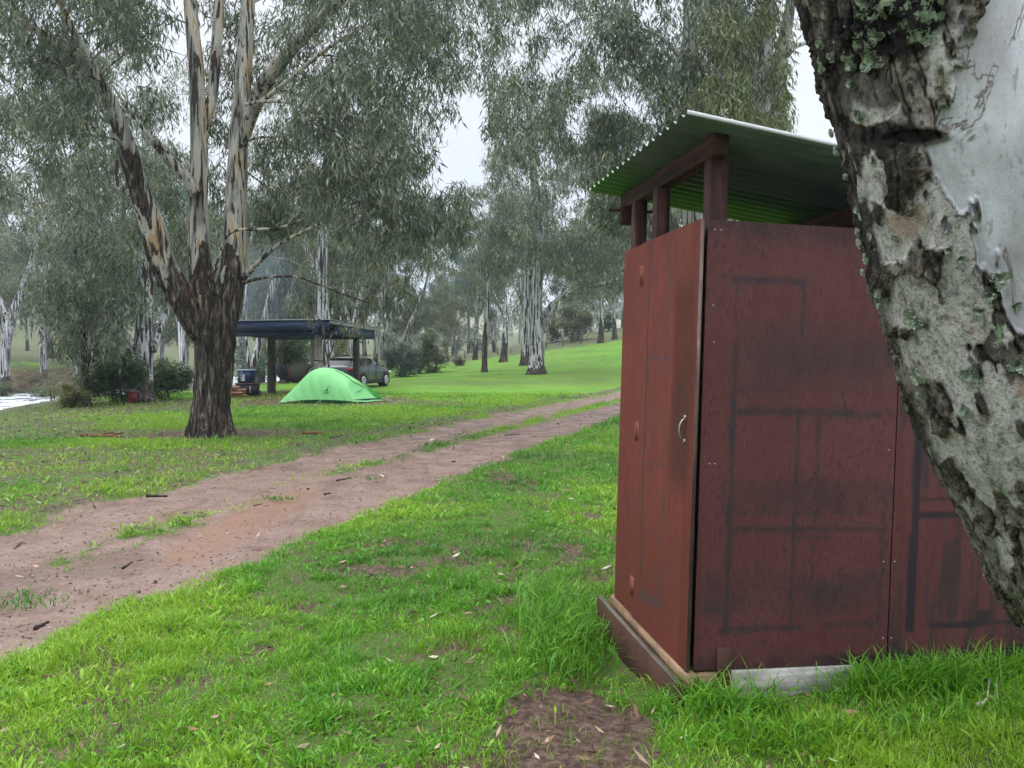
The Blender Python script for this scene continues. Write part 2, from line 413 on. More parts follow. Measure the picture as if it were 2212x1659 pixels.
def build_ground():
    ys = [-14, -8, -4, -2, -1, -.3, .3, .8, 1.2, 1.6, 1.9]
    y = 2.1
    while y < 900:
        ys.append(y); y *= 1.0135 if y < 60 else 1.03
    ys = np.array(ys)
    t = np.linspace(-1, 1, 561); t = np.sign(t)*(.62*np.abs(t)+.38*np.abs(t)**3)
    wy = 5.0 + 1.35*np.abs(ys)
    X = t[None]*wy[:, None]; Y = np.broadcast_to(ys[:, None], X.shape)
    Z = gz(X, Y)
    tr, di, dr, s = masks(X, Y)
    rut = tr*.045 + di*.025
    lump = (fbm(X*3.1, Y*3.1, 0, 31, 4)-.5)*.07*(1-.6*tr)
    fade = 1-sstep(25, 45, Y)
    Z = Z - rut*fade + lump*fade*(s < 2)
    groove = (fbm(X*2.2-Y*.9, Y*.35, 0, 33, 4)-.5)*.05*tr*fade
    Z = Z + groove
    lush = fbm(X*.5, Y*.5, 0, 5, 2)
    near = (1-sstep(11, 24, Y))*np.ones_like(X)
    rk = sstep(.0, 2.2, s)*(1-sstep(25.5, 29.5, s))*(1-sstep(80, 110, Y))
    clay = np.exp(-(((X+2.62-(Y-7)*.05)/.33)**2))*sstep(5.6, 6.6, Y)*(1-sstep(8.6, 10.2, Y))*.9
    clay = np.clip(clay*1.3 + (fbm(X*1.7, Y*1.7, 0, 41, 3)-.5)*.6*clay, 0, 1)
    ny, nx = X.shape
    idx = np.arange(ny*nx).reshape(ny, nx)
    Q = np.stack([idx[:-1, :-1], idx[:-1, 1:], idx[1:, 1:], idx[1:, :-1]], -1).reshape(-1, 4)
    istr = (tr[:-1, :-1] + tr[1:, 1:] + tr[:-1, 1:] + tr[1:, :-1]).reshape(-1) > 2.0
    V = np.stack([X, Y, Z], -1).reshape(-1, 3)
    A = dict(track=tr, dirt=di, dry=dr, near=near, bank=rk, clay=clay)
    for nm, sel in (('grass_ground', ~istr), ('dirt_track', istr)):
        q = Q[sel]; used, inv = np.unique(q, return_inverse=True)
        o = mk(nm, V[used], [inv.reshape(q.shape)], GROUND, smooth=True, attrs={k: np.asarray(a).reshape(-1)[used] for k, a in A.items()})
        tag(o, kind='structure')
build_ground()
def on_ground(X, Y, d0=3, d1=260):
    ds = np.exp(np.linspace(math.log(d0), math.log(d1), 1500)); r = ray(X, Y); P = np.array([0, 0, CAM_H]) + r[None]*(ds/r[1])[:, None]
    g = gz(P[:, 0], P[:, 1]); k = np.argmax(P[:, 2] <= g); k = k if (P[:, 2] <= g).any() else len(ds)-1
    p = P[k].copy(); p[2] = gz(p[0], p[1]); return p

# ------------------------------------------------------------------ river
def river():
    m = Mat('white_water', .12, .5)
    v = m.coord((.8, .35, 1)); a = m.noise(1.1, 6, v, .62, 1.2); b = m.noise(4.5, 4, m.coord((1, .5, 1)), .6, .6)
    f = m.mr(m.math('ADD', m.math('MULTIPLY', a, .65), m.math('MULTIPLY', b, .35)), .42, .56)
    m.col(m.mix(f, (.16, .165, .15), (.56, .60, .64)))
    m.rough(m.mr(f, 0, 1, .1, .8)); m.bump(m.math('ADD', a, b), .6, .12)
    ys = np.concatenate([np.linspace(-12, 70, 190), np.linspace(71, 132, 40)]); ss = np.linspace(2.5, 27, 110)
    S, Y = np.meshgrid(ss, ys); X = bank_x(Y)-S
    Z = WATER_Z + .16*(fbm(X*.9, Y*.5, 0, 51, 4)-.5) + .10*np.abs(fbm(X*1.9+3, Y*1.0, 0, 53, 3)-.5)
    n, k = X.shape; idx = np.arange(n*k).reshape(n, k)
    Q = np.stack([idx[:-1, :-1], idx[1:, :-1], idx[1:, 1:], idx[:-1, 1:]], -1).reshape(-1, 4)
    tag(mk('river', np.stack([X, Y, Z], -1).reshape(-1, 3), [Q], m.m, smooth=True), kind='structure')
river()

def hills():
    m = Mat('distant_hills', .95, .1); v = m.coord((1, 1, 1))
    m.col(m.ramp(m.noise(.02, 5, v), [(.35, (.07, .085, .05)), (.5, (.15, .16, .08)), (.65, (.28, .25, .14))]))
    a = np.linspace(R(-75), R(75), 260); V = []; nr = 7
    for j in range(nr):
        t = j/(nr-1); rr = 560 + 240*t
        zz = (12 + 34*fbm(a*5+7, 0*a, 0, 61, 4)*(1+.5*np.sin(a*3+1)))*math.sin(min(t*1.3, 1)*math.pi/2)*1.05 + 4
        V.append(np.stack([rr*np.sin(a), rr*np.cos(a), zz], -1))
    V = np.concatenate(V); n = len(a); idx = np.arange(nr*n).reshape(nr, n)
    Q = np.stack([idx[:-1, :-1], idx[1:, :-1], idx[1:, 1:], idx[:-1, 1:]], -1).reshape(-1, 4)
    tag(mk('hills', V, [Q[:, ::-1]], m.m, smooth=True), kind='structure')
hills()

# ------------------------------------------------------------------ trees
GAPS = [(560, 240, 14, 22), (690, 330, 16, 26), (770, 210, 20, 14), (640, 420, 14, 22), (820, 470, 18, 22), (880, 250, 18, 14), (600, 90, 12, 20), (240, 470, 14, 26), (150, 300, 20, 26), (95, 420, 22, 30), (205, 90, 16, 22), (330, 140, 14, 24), (1240, 250, 16, 30), (1300, 120, 14, 26), (1180, 330, 14, 22), (1380, 210, 14, 30), (1420, 400, 14, 20), (1260, 410, 18, 18), (730, 560, 16, 24), (860, 560, 14, 30), (1565, 230, 12, 20), (380, 60, 12, 20),
        (1012, 300, 36, 92), (985, 335, 52, 36), (1035, 215, 22, 40), (40, 330, 34, 30), (12, 170, 22, 30), (1745, 190, 42, 150), (1120, 105, 32, 24), (1185, 120, 26, 22),
        (985, 580, 26, 52), (905, 600, 20, 40), (110, 165, 16, 24), (1715, 330, 30, 60), (950, 640, 30, 24)]
def project(P):
    P = np.atleast_2d(P); y = P[:, 1]*CP - (P[:, 2]-CAM_H)*SP; z = P[:, 1]*SP + (P[:, 2]-CAM_H)*CP
    return 1106 + FP*P[:, 0]/y, 829.5 - FP*z/y
def in_gap(P, g=1.0):
    """glimpses of open sky between the crowns seen in the photograph: no foliage grows there"""
    X, Y = project(P); k = np.zeros(len(X), bool)
    for a, b, c, d in GAPS: k |= ((X-a)/(c*g))**2 + ((Y-b)/(d*g))**2 < 1
    return k
def leaves(centres, radii, per, L, wd, rng, flat=.75, spray=9, gap=True, tilt=.55, droop=1.0):
    """hanging narrow leaves in sprays; returns V, quads, tint"""
    VV = []; TT = []
    for c, r, n in zip(centres, radii, per):
        m = max(1, int(n/spray))
        u = rng.normal(size=(m, 3)); u /= np.linalg.norm(u, axis=1)[:, None]; u *= (rng.random(m)**.5)[:, None]
        top = c + u*np.array([r, r, r*flat])
        if gap:
            top = top[~in_gap(top)]
            if not len(top): continue
            m = len(top)
        a = rng.random(m)*2*np.pi
        out = np.stack([np.cos(a), np.sin(a), 0*a], -1)*rng.uniform(.15, .9, m)[:, None]
        k = np.linspace(0, 1, spray)[None, :, None]
        ln = (L*rng.uniform(1.1, 2.7, m))[:, None, None]
        P = top[:, None] + out[:, None]*ln*k*.8 - np.array([0, 0, 1])*ln*(k**1.5)*droop
        P = P + rng.normal(size=P.shape)*L*.28
        P = P.reshape(-1, 3); q = len(P)
        d = np.stack([rng.normal(size=q)*tilt, rng.normal(size=q)*tilt, -droop*np.ones(q)+rng.normal(size=q)*.25], -1)
        d += np.repeat(out*.35, spray, axis=0); d /= np.linalg.norm(d, axis=1)[:, None]
        b = rng.random(q)*2*np.pi; w = np.stack([np.cos(b), np.sin(b), rng.normal(size=q)*.3], -1)
        w -= d*(w*d).sum(1)[:, None]; w /= np.linalg.norm(w, axis=1)[:, None]
        l = (L*rng.uniform(.6, 1.35, q))[:, None]; ww = wd*l/L*.5
        mid = P + d*l*.42
        VV.append(np.stack([P, mid+w*ww, P+d*l, mid-w*ww], 1).reshape(-1, 3))
        ct = rng.uniform(.20, .68); st = np.repeat(rng.normal(size=m)*.12, spray)
        TT.append(np.repeat(np.where(rng.random(q) < .006, 1.0, np.clip(ct + st + rng.normal(size=q)*.22, 0, .93)), 4))
    V = np.concatenate(VV); n = len(V)//4
    return V, np.arange(n*4).reshape(n, 4), np.concatenate(TT)

def skeleton(stems, lobes, radii, rng, twigs=4, rmin=.012, wig=.12, lowest=.3, taper=.55):
    """stems: [(pts, radii)]; grows a limb to every lobe. Returns list of (P, r)"""
    out = []; NP = []; NR = []
    for P, r in stems:
        m = max(8, int(np.linalg.norm(np.diff(P, axis=0), axis=1).sum()/.45))
        q = smoothpath(P, m); rr = np.interp(np.linspace(0, 1, m), np.linspace(0, 1, len(r)), r)
        out.append((q, rr)); NP.append(q); NR.append(rr)
    NP = np.concatenate(NP); NR = np.concatenate(NR)
    z0 = NP[:, 2].min(); zt = NP[:, 2].max()
    ok = NP[:, 2] > z0 + lowest*(zt-z0)
    NP, NR = NP[ok], NR[ok]
    lobes = np.asarray(lobes); d0 = np.array([np.linalg.norm(NP-c, axis=1).min() for c in lobes])
    for i in np.argsort(d0):
        c = lobes[i]; dv = c-NP; d = np.linalg.norm(dv, axis=1)
        cost = d + 1.3*np.clip(NP[:, 2]-c[2]+.3*d, 0, None) + .25*np.clip(.05-NR, 0, 1)*20
        k = int(np.argmin(cost)); a = NP[k]; L = d[k]
        if L < .15: continue
        m = max(4, int(L/.4)+2)
        r0 = min(NR[k]*.7, .010+.013*L**1.1); r1 = max(rmin*.7, r0*.35)
        cm = (a+c)/2 + np.array([0, 0, L*.12]) + rng.normal(size=3)*L*wig
        t = np.linspace(0, 1, m)[:, None]
        P = a*(1-t)**2 + 2*cm*t*(1-t) + c*t*t
        P[1:-1] += rng.normal(size=(m-2, 3))*L*.025
        r = np.interp(t[:, 0], [0, 1], [r0, r1])
        out.append((P, r)); NP = np.vstack([NP, P[1:]]); NR = np.concatenate([NR, r[1:]])
        for j in range(twigs):
            s = P[rng.integers(max(1, m//2), m)]; u = rng.normal(size=3); u /= np.linalg.norm(u)
            e = c + u*radii[i]*.85*np.array([1, 1, .7]); mm = (s+e)/2 + np.array([0, 0, .15*radii[i]]) + rng.normal(size=3)*.12*radii[i]
            t4 = np.linspace(0, 1, 4)[:, None]
            out.append((s*(1-t4)**2+2*mm*t4*(1-t4)+e*t4*t4, np.linspace(r1*.8, rmin*.5, 4)))
    return out

def limbs_mesh(name, br, mat, parent, origin, rough_h, rng, base_r=None, flare=True, k_main=14, nmain=1, disp=.0, rough_all=False, step=.14, ridge=0, rw=(.45, 1.5), flare_k=.28, stemk=None):
    mb = MB(); rg = []
    for i, (P, r) in enumerate(br):
        P = np.asarray(P)-origin; r = np.asarray(r)
        if i < nmain:
            m = max(10, int(np.linalg.norm(np.diff(P, axis=0), axis=1).sum()/step)); P = smoothpath(P, m); r = np.interp(np.linspace(0, 1, m), np.linspace(0, 1, len(r)), r)
            k = k_main
            if flare and i == 0: r = r*(1+flare_k*np.exp(-np.clip(P[:, 2], 0, None)/max(.22, r[0]*.8)))
            V, F = tube(P, r, k)
            ax = np.repeat(P, k, axis=0); d = V-ax; dn = np.linalg.norm(d, axis=1)+1e-9
            th = np.tile(np.arange(k)/k*2*np.pi, m)
            nz = fbm(np.cos(th)*2.2+i*7, np.sin(th)*2.2, V[:, 2]*.55+i, 71, 3)-.5
            nz2 = fbm(np.cos(th)*7+i*3, np.sin(th)*7, V[:, 2]*1.6, 73, 2)-.5
            root = np.exp(-np.clip(V[:, 2], 0, None)/.35)*np.sin(th*5+i)*.14*(i == 0)
            if ridge:
                rd = 1-np.abs(2*fbm(np.cos(th)*9+np.sin(V[:, 2]*.9)*.4+i, np.sin(th)*9, V[:, 2]*.8, 77, 3)-1)
                rr_ = 1-sstep(rough_h*.9, rough_h*1.1, V[:, 2]); nz2 = nz2 - ridge*(sstep(.62, .97, rd))*rr_
            V = ax + d*(1 + .34*nz + disp*nz2 + root)[:, None]
        else:
            k = 6 if r[0] > .03 else (4 if r[0] > .012 else 3)
            V, F = tube(P, r, k, cap=False)
        mb.add(V, F)
        if rough_all: g = np.ones(len(V))
        else:
            hv = V[:, 2]*(stemk[i] if stemk and i < len(stemk) else 1) + rough_h*.45*(fbm(V[:, 0]*3.5+i, V[:, 1]*3.5, 0, 75, 2)-.5)*2
            g = 1-sstep(rough_h*rw[0], rough_h*rw[1], hv)
        if i >= nmain and r[0] < .03: g = g*0+.45
        rg.append(g)
    return mb.build(name, mat, parent, smooth=True, attrs={'rough': np.concatenate(rg)})

def make_tree(name, label, cat, stems, lobes, radii, per, leaf=(.16, .022), bark=BARK_GREY, leafmat=LEAF_GUM, rough_h=1.5, group=None, seed=1, twigs=4,
              nmain=None, k_main=14, gap=True, disp=.12, flat=.62, spray=9, lowest=.3, flare=True, rough_all=False, tilt=.55, droop=1.0, wig=.12, lm=None):
    rng = np.random.default_rng(seed)
    origin = np.asarray(stems[0][0][0], float)+np.array([0, 0, .06])
    root = empty(name, tuple(origin), label, cat, group)
    lobes = np.asarray(lobes, float)
    if gap and len(lobes):
        keep = ~in_gap(lobes, 1.05); lobes = lobes[keep]; radii = np.asarray(radii)[keep]; per = np.asarray(per)[keep]
    br = skeleton(stems, lobes, radii, rng, twigs=twigs, lowest=lowest, wig=wig) if len(lobes) else [(smoothpath(P, 12), np.interp(np.linspace(0, 1, 12), np.linspace(0, 1, len(r)), r)) for P, r in stems]
    limbs_mesh('trunk', br, bark, root, origin, rough_h, rng, nmain=len(stems) if nmain is None else nmain, k_main=k_main, disp=disp, flare=flare, rough_all=rough_all, **(lm or {}))
    if len(lobes):
        V, F, t = leaves(lobes, radii, per, leaf[0], leaf[1], rng, flat=flat, spray=spray, gap=gap, tilt=tilt, droop=droop)
        mk('crown', V-origin, [F], leafmat, root, attrs={'tint': t})
    return root
def fill(n, x0, x1, y0, y1, d0, d1, r0, r1, rng, per=300, hole=None):
    """crown lobes spread through a block of space"""
    n = int(n*2.2); r0, r1, per = r0*.38, r1*.74, per*.38
    X = rng.uniform(x0, x1, n); Y = rng.uniform(y0, y1, n); D = rng.uniform(d0, d1, n)
    P = np.array([W(a, b, c) for a, b, c in zip(X, Y, D)]); r = rng.uniform(r0, r1, n)
    return P, r, (per*(r/((r0+r1)/2))**2).astype(int)
def cat3(*a): return [np.concatenate([q[i] for q in a]) for i in range(3)]
def stem(pts, d, dd=0.0, widths=None):
    """pts (X, Y, width px); a limb at distance d, drifting by dd metres over its length"""
    n = len(pts); P = []; r = []
    for i, (X, Y, w) in enumerate(pts):
        q = d + dd*i/(n-1); P.append(W(X, Y, q)); r.append(w/FP*q/2)
    return np.array(P), np.array(r)

# --- the big gum left of the track
def hero():
    rng = np.random.default_rng(21)
    b = on_ground(458, 940); d = b[1]
    st = [stem([(458, 950, 92), (458, 905, 84), (458, 860, 79), (461, 780, 84), (465, 700, 94), (467, 640, 84)], d)]
    st.append(stem([(455, 730, 62), (420, 690, 60), (385, 630, 58), (352, 570, 56), (330, 490, 50), (305, 420, 42), (282, 340, 38), (255, 260, 33), (225, 195, 27), (165, 125, 20), (95, 75, 15), (0, 32, 10), (-120, -10, 6)], d, -2.2))
    st.append(stem([(450, 690, 50), (445, 640, 56), (434, 590, 50), (430, 520, 42), (428, 430, 38), (430, 350, 36), (427, 250, 33), (424, 160, 31), (417, 80, 29), (411, 0, 27), (402, -150, 22), (390, -330, 14)], d, .6))
    st.append(stem([(480, 700, 60), (494, 640, 62), (504, 590, 56), (507, 520, 46), (510, 420, 42), (514, 330, 40), (520, 240, 36), (526, 150, 33), (530, 80, 31), (536, 0, 28), (545, -160, 22), (560, -340, 14)], d, 1.0))
    n0 = len(st)
    st.append(stem([(432, 290, 20), (452, 240, 22), (462, 180, 22), (468, 90, 21), (474, 0, 20), (488, -150, 14)], d+.3, .6))
    st.append(stem([(516, 330, 22), (548, 235, 28), (572, 180, 28), (602, 140, 27), (640, 95, 25), (690, 45, 23), (745, -10, 20), (860, -110, 13)], d+.4, -1.4))
    st.append(stem([(425, 420, 30), (404, 385, 24), (370, 350, 23), (345, 318, 21), (330, 300, 19)], d, -.5))
    st.append(stem([(345, 322, 10), (310, 280, 7), (270, 225, 6), (240, 180, 4)], d-.3, -.4))
    st.append(stem([(228, 200, 17), (200, 140, 17), (170, 90, 15), (140, 30, 13), (110, -40, 9)], d-1.6, -.4))
    st.append(stem([(525, 600, 16), (560, 565, 9), (600, 530, 8), (645, 505, 7), (700, 480, 4)], d-.1, -.8))
    st.append(stem([(524, 612, 9), (560, 602, 6), (600, 598, 5), (650, 600, 5), (720, 628, 4), (800, 655, 3)], d-.2, -1.0))
    st.append(stem([(480, 540, 9), (496, 502, 6), (540, 496, 6), (580, 494, 5), (620, 488, 6), (660, 470, 4)], d-.5, -.8))
    st.append(stem([(548, 235, 11), (590, 200, 9), (640, 160, 9), (700, 110, 8), (780, 60, 6), (860, 30, 5)], d-.1, -1.5))
    st.append(stem([(530, 225, 7), (600, 218, 7), (660, 232, 8), (720, 258, 7), (770, 300, 5), (820, 350, 4)], d-.3, -1.6))
    st.append(stem([(468, 640, 14), (480, 600, 12), (489, 575, 9)], d-.6, -.1))
    P, r, per = cat3(
        fill(42, -60, 420, -300, 60, d-4.0, d+3, .7, 1.15, rng, 620),
        fill(30, -40, 330, 60, 300, d-3.4, d+2, .55, .95, rng, 520),
        fill(15, 120, 420, 300, 560, d-.2, d+4, .45, .8, rng, 330),
        fill(46, 420, 1000, -300, 60, d-3.4, d+3, .7, 1.1, rng, 600),
        fill(14, 900, 1050, -220, 170, d-1, d+4, .6, 1.0, rng, 380),
        fill(12, -80, 120, 120, 420, d-1, d+4, .6, 1.0, rng, 360),
        fill(36, 540, 960, 60, 330, d-2.5, d+3.5, .6, .95, rng, 520),
        fill(34, 560, 1010, 330, 480, d-2.0, d+4, .5, .85, rng, 430),
        fill(12, 700, 985, 480, 560, d-1.5, d+4, .4, .7, rng, 260),
        fill(5, 780, 900, 560, 640, d-1.0, d+2, .3, .5, rng, 130),
        fill(6, 300, 420, 420, 590, d+1, d+4, .4, .6, rng, 200),
        fill(12, 440, 560, 0, 420, d+1.5, d+4, .5, .8, rng, 330))
    Xh, Yh = project(P); lim = np.interp(Yh, [-300, 0, 300, 600], [360, 360, 330, 330])
    front = (P[:, 1] < d+1.3) & (((Xh > lim) & (Xh < 600-.0*Yh)) | ((Yh > 120) & (Xh > 180) & (Xh < 600) & (Xh < 620-.55*np.clip(Yh-120, 0, 400))))
    P, r, per = P[~front], r[~front], per[~front]
    root = make_tree('gum_tree', 'large many-stemmed gum with a thick dark rough trunk left of the dirt track', 'tree', st, P, r, per, leaf=(.185, .029), bark=BARK_HERO,
              rough_h=3.5, seed=3, twigs=5, nmain=len(st), k_main=88, disp=.16, lowest=.45, group=None, lm=dict(step=.06, ridge=.75, rw=(.84, 1.14), flare_k=.22, stemk=[1, .80]))
    # long loose strips of peeling bark
    mb = MB(); rng = np.random.default_rng(5); rg = []
    for X, Y, L, dd in [(322, 560, .7, -.35), (333, 520, .9, -.4), (346, 545, .5, -.3), (252, 345, .5, -1.2), (431, 560, .35, -.35), (440, 600, .5, -.4), (470, 560, .4, -.1), (360, 575, .7, -.35), (463, 110, .4, .3)]:
        a = W(X, Y, d+dd); t = np.linspace(0, 1, 7)[:, None]
        p = a + t*np.array([rng.uniform(-.12, .12), -.05, -L]) + rng.normal(size=(7, 3))*.012
        w = np.array([1, .3, 0])*.022
        V = np.stack([p-w, p+w, p+w+[0, .006, 0], p-w+[0, .006, 0]], 1).reshape(-1, 3)
        i = np.arange(6)[:, None]*4; F = np.concatenate([i+np.array([a_, (a_+1) % 4, (a_+1) % 4+4, a_+4]) for a_ in range(4)])
        mb.add(V-np.array(root.location), [F])
    m = Mat('peeling_bark', .9, .1); m.col(m.ramp(m.noise(8, 3, m.coord()), [(.3, (.035, .02, .015)), (.7, (.10, .045, .03))]))
    mb.each('bark_strip', m.m, root)
hero()

# --- second tier: gums standing by the camp and the river
def tree_B():
    rng = np.random.default_rng(31); b = on_ground(305, 868); d = b[1]
    st = [stem([(303, 872, 56), (306, 840, 46), (308, 790, 41), (310, 720, 38), (312, 640, 35), (314, 560, 32), (312, 450, 28), (318, 330, 22), (310, 200, 15)], d, 1),
          stem([(292, 868, 26), (284, 800, 24), (276, 750, 26), (262, 710, 25), (248, 665, 22), (236, 620, 17), (222, 560, 14), (214, 490, 11), (200, 380, 8)], d-.2, .5),
          stem([(300, 690, 14), (290, 640, 13), (280, 590, 12), (270, 500, 10), (262, 380, 8)], d+.3, .6),
          stem([(330, 760, 14), (350, 700, 12), (372, 650, 10), (390, 600, 7)], d+.3, 1.5)]
    P, r, per = cat3(fill(34, 90, 440, 330, 560, d-3, d+4, .8, 1.4, rng, 430), fill(22, 60, 430, 120, 330, d-3, d+4, 1, 1.6, rng, 480),
                     fill(18, 110, 300, 540, 650, d-3, d+2, .6, 1.0, rng, 330), fill(8, 150, 260, 640, 700, d-3, d, .4, .7, rng, 200), fill(6, 335, 430, 560, 660, d-1, d+3, .5, .8, rng, 220))
    make_tree('gum_tree', 'white-barked twin-stemmed gum with dark bark ribbons beside the small red drum', 'tree', st, P, r, per, leaf=(.22, .036), bark=BARK_WHITE, rough_h=.75, seed=4, k_main=24)
tree_B()
def tree_D():
    rng = np.random.default_rng(32); b = on_ground(186, 877); d = b[1]
    st = [stem([(185, 880, 20), (184, 840, 17), (183, 800, 15), (180, 740, 13), (172, 660, 11), (165, 560, 8), (160, 470, 5)], d, .3),
          stem([(183, 810, 7), (196, 770, 6), (215, 730, 5), (235, 690, 3)], d, .5)]
    P, r, per = cat3(fill(30, 70, 260, 500, 700, d-2, d+2.5, .6, 1.1, rng, 330), fill(14, 130, 250, 680, 775, d-1.5, d+1.5, .4, .75, rng, 220), fill(14, 40, 250, 330, 520, d-2, d+3, .8, 1.2, rng, 330))
    make_tree('gum_tree', 'slender dark-stemmed tree on the river bank left of the red drum', 'tree', st, P, r, per, leaf=(.20, .036), bark=BARK_GREY, leafmat=LEAF_GUM, rough_h=6, seed=5, k_main=16)
tree_D()
def simple(label, X, Yb, pts, lob, seed, d=None, leaf=(.25, .042), bark=BARK_WHITE, leafmat=LEAF_FAR, rough_h=1.0, name='gum_tree', group='gums around the camp', extra=(), dd=.5, twigs=3, gap=True, **k):
    rng = np.random.default_rng(seed)
    b = on_ground(X, Yb) if d is None else W(X, Yb, d)
    d = b[1]; b[2] = gz(b[0], b[1])
    st = [stem([(p[0], p[1], p[2]) for p in pts], d, dd)]
    st[0][0][0] = b - np.array([0, 0, .08])
    for e in extra: st.append(stem(e, d+.2, dd))
    L = [fill(q[0], q[1], q[2], q[3], q[4], d-q[5], d+q[5], q[6], q[7], rng, q[8]) for q in lob]
    P, r, per = cat3(*L)
    return make_tree(name, label, 'tree', st, P, r, per, leaf=leaf, bark=bark, leafmat=leafmat, rough_h=rough_h, seed=seed, k_main=16, group=group, twigs=twigs, gap=gap, **k)

# behind the shelter
simple('tall pale gum rising just behind the shelter roof', 702, 838, [(702, 838, 36), (700, 760, 32), (697, 680, 30), (694, 600, 28), (700, 500, 25), (712, 400, 21), (705, 290, 16), (720, 160, 10)],
       [(30, 560, 860, 330, 560, 4, .9, 1.5, 420), (24, 560, 900, 120, 330, 4, 1, 1.7, 460), (10, 640, 800, 560, 650, 3, .6, 1.0, 220)], 41, d=37, extra=[[(696, 640, 16), (670, 560, 13), (650, 470, 10), (640, 360, 7)]])
simple('pale leaning gum seen through the left bay of the shelter', 548, 842, [(540, 842, 20), (548, 790, 16), (560, 740, 15), (572, 690, 14), (590, 620, 12), (612, 540, 10), (630, 450, 7)],
       [(22, 500, 680, 400, 600, 3, .8, 1.3, 380), (12, 520, 680, 250, 420, 3, .9, 1.4, 380)], 42, d=41, extra=[[(540, 800, 8), (532, 740, 8), (530, 680, 7), (536, 600, 6), (545, 500, 4)]])
simple('thin dark-barked gum between the hammock and the blue tub', 612, 842, [(612, 842, 13), (610, 790, 11), (607, 740, 10), (604, 690, 10), (600, 600, 8), (596, 500, 6)],
       [(14, 540, 660, 420, 560, 3, .8, 1.2, 340)], 43, d=43, bark=BARK_GREY, rough_h=5)
simple('twin-stemmed gum behind the bonnet of the parked car', 812, 782, [(812, 792, 17), (814, 750, 14), (818, 700, 13), (826, 640, 11), (838, 580, 9), (850, 500, 6)],
       [(20, 780, 940, 430, 590, 4, .9, 1.4, 380), (12, 860, 960, 590, 650, 3, .5, .9, 180)], 44, d=46, extra=[[(820, 775, 9), (832, 720, 8), (850, 670, 7), (880, 610, 5), (905, 560, 4)]], bark=BARK_GREY, rough_h=1.4)
simple('gum with pale limbs standing between the shelter and the car', 760, 800, [(758, 800, 15), (760, 740, 13), (772, 670, 12), (790, 600, 10), (800, 500, 8), (790, 400, 5)],
       [(20, 720, 930, 360, 540, 4, .9, 1.4, 400)], 45, d=50, extra=[[(762, 720, 8), (745, 660, 7), (740, 600, 5)]], bark=BARK_WHITE)
simple('bare-limbed grey gum leaning over the gap right of the camp', 868, 772, [(866, 790, 10), (872, 740, 9), (890, 690, 8), (912, 640, 6), (925, 590, 5), (932, 540, 3)],
       [(9, 880, 965, 470, 560, 4, .5, .9, 150)], 46, d=52, bark=BARK_GREY, rough_h=.8, twigs=6)

# the paddock gums right of centre
simple('broad white gum with black bark ribbons in the middle of the far lawn', 1160, 808, [(1160, 812, 38), (1160, 780, 34), (1160, 720, 30), (1158, 660, 29), (1160, 600, 27), (1165, 520, 24), (1160, 440, 20), (1150, 340, 15), (1140, 220, 9)],
       [(34, 1060, 1330, 470, 570, 6, 1.1, 1.9, 520), (34, 1060, 1340, 300, 480, 6, 1.2, 2.1, 560), (10, 1200, 1345, 560, 625, 5, .7, 1.1, 230), (16, 1060, 1120, 260, 560, 5, .9, 1.5, 360), (12, 1060, 1300, 120, 320, 5, 1.2, 1.9, 420)], 47,
       extra=[[(1170, 700, 12), (1190, 660, 11), (1230, 635, 11), (1290, 618, 9), (1345, 600, 7)], [(1148, 640, 12), (1140, 580, 10), (1120, 520, 8)], [(1172, 720, 9), (1192, 690, 7), (1210, 640, 5), (1240, 590, 4)]], rough_h=.5, leaf=(.28, .058), wig=.18)
simple('dark-footed white gum just behind and left of the broad lawn gum', 1136, 789, [(1136, 792, 24), (1135, 760, 20), (1137, 700, 17), (1140, 640, 15), (1138, 560, 12), (1130, 460, 8)],
       [(22, 1070, 1200, 430, 560, 5, 1, 1.7, 400)], 48, extra=[[(1130, 740, 7), (1128, 680, 6), (1126, 600, 5)]], rough_h=1.2, leaf=(.28, .05))
simple('thin straight gum with a charred lower trunk alone on the lawn', 1047, 804, [(1047, 806, 14), (1047, 770, 12), (1048, 730, 11), (1052, 680, 9), (1056, 630, 8), (1052, 560, 6), (1044, 470, 4)],
       [(24, 985, 1110, 400, 560, 5, .9, 1.5, 400), (8, 1010, 1080, 560, 620, 3, .5, .9, 150)], 49, rough_h=3.2, leaf=(.27, .046), bark=BARK_WHITE)
simple('forked gum with a dark foot left of the pair of white gums', 1088, 782, [(1088, 784, 18), (1090, 750, 14), (1092, 710, 12), (1094, 670, 9), (1090, 620, 6)],
       [(18, 1030, 1140, 500, 620, 5, .9, 1.6, 300)], 50, extra=[[(1093, 700, 8), (1108, 672, 7), (1128, 645, 5)], [(1092, 690, 7), (1078, 660, 6), (1066, 630, 4)]], rough_h=2.2, leaf=(.3, .05))
simple('pale gum on the dry bank nearest the red hut edge', 1328, 733, [(1328, 736, 12), (1327, 700, 9), (1325, 660, 8), (1328, 600, 6)],
       [(18, 1285, 1370, 520, 640, 6, 1.1, 1.9, 300)], 51, rough_h=2.0, leaf=(.34, .06), extra=[[(1326, 670, 6), (1310, 640, 5), (1300, 610, 3)]])
simple('white gum on the dry bank left of its pale neighbour by the hut', 1298, 741, [(1298, 742, 14), (1299, 700, 11), (1300, 660, 9), (1303, 600, 7), (1300, 540, 5)],
       [(20, 1240, 1340, 500, 640, 6, 1.1, 1.9, 300)], 52, rough_h=2.2, leaf=(.34, .06), extra=[[(1299, 690, 7), (1280, 655, 5), (1262, 630, 4)]])

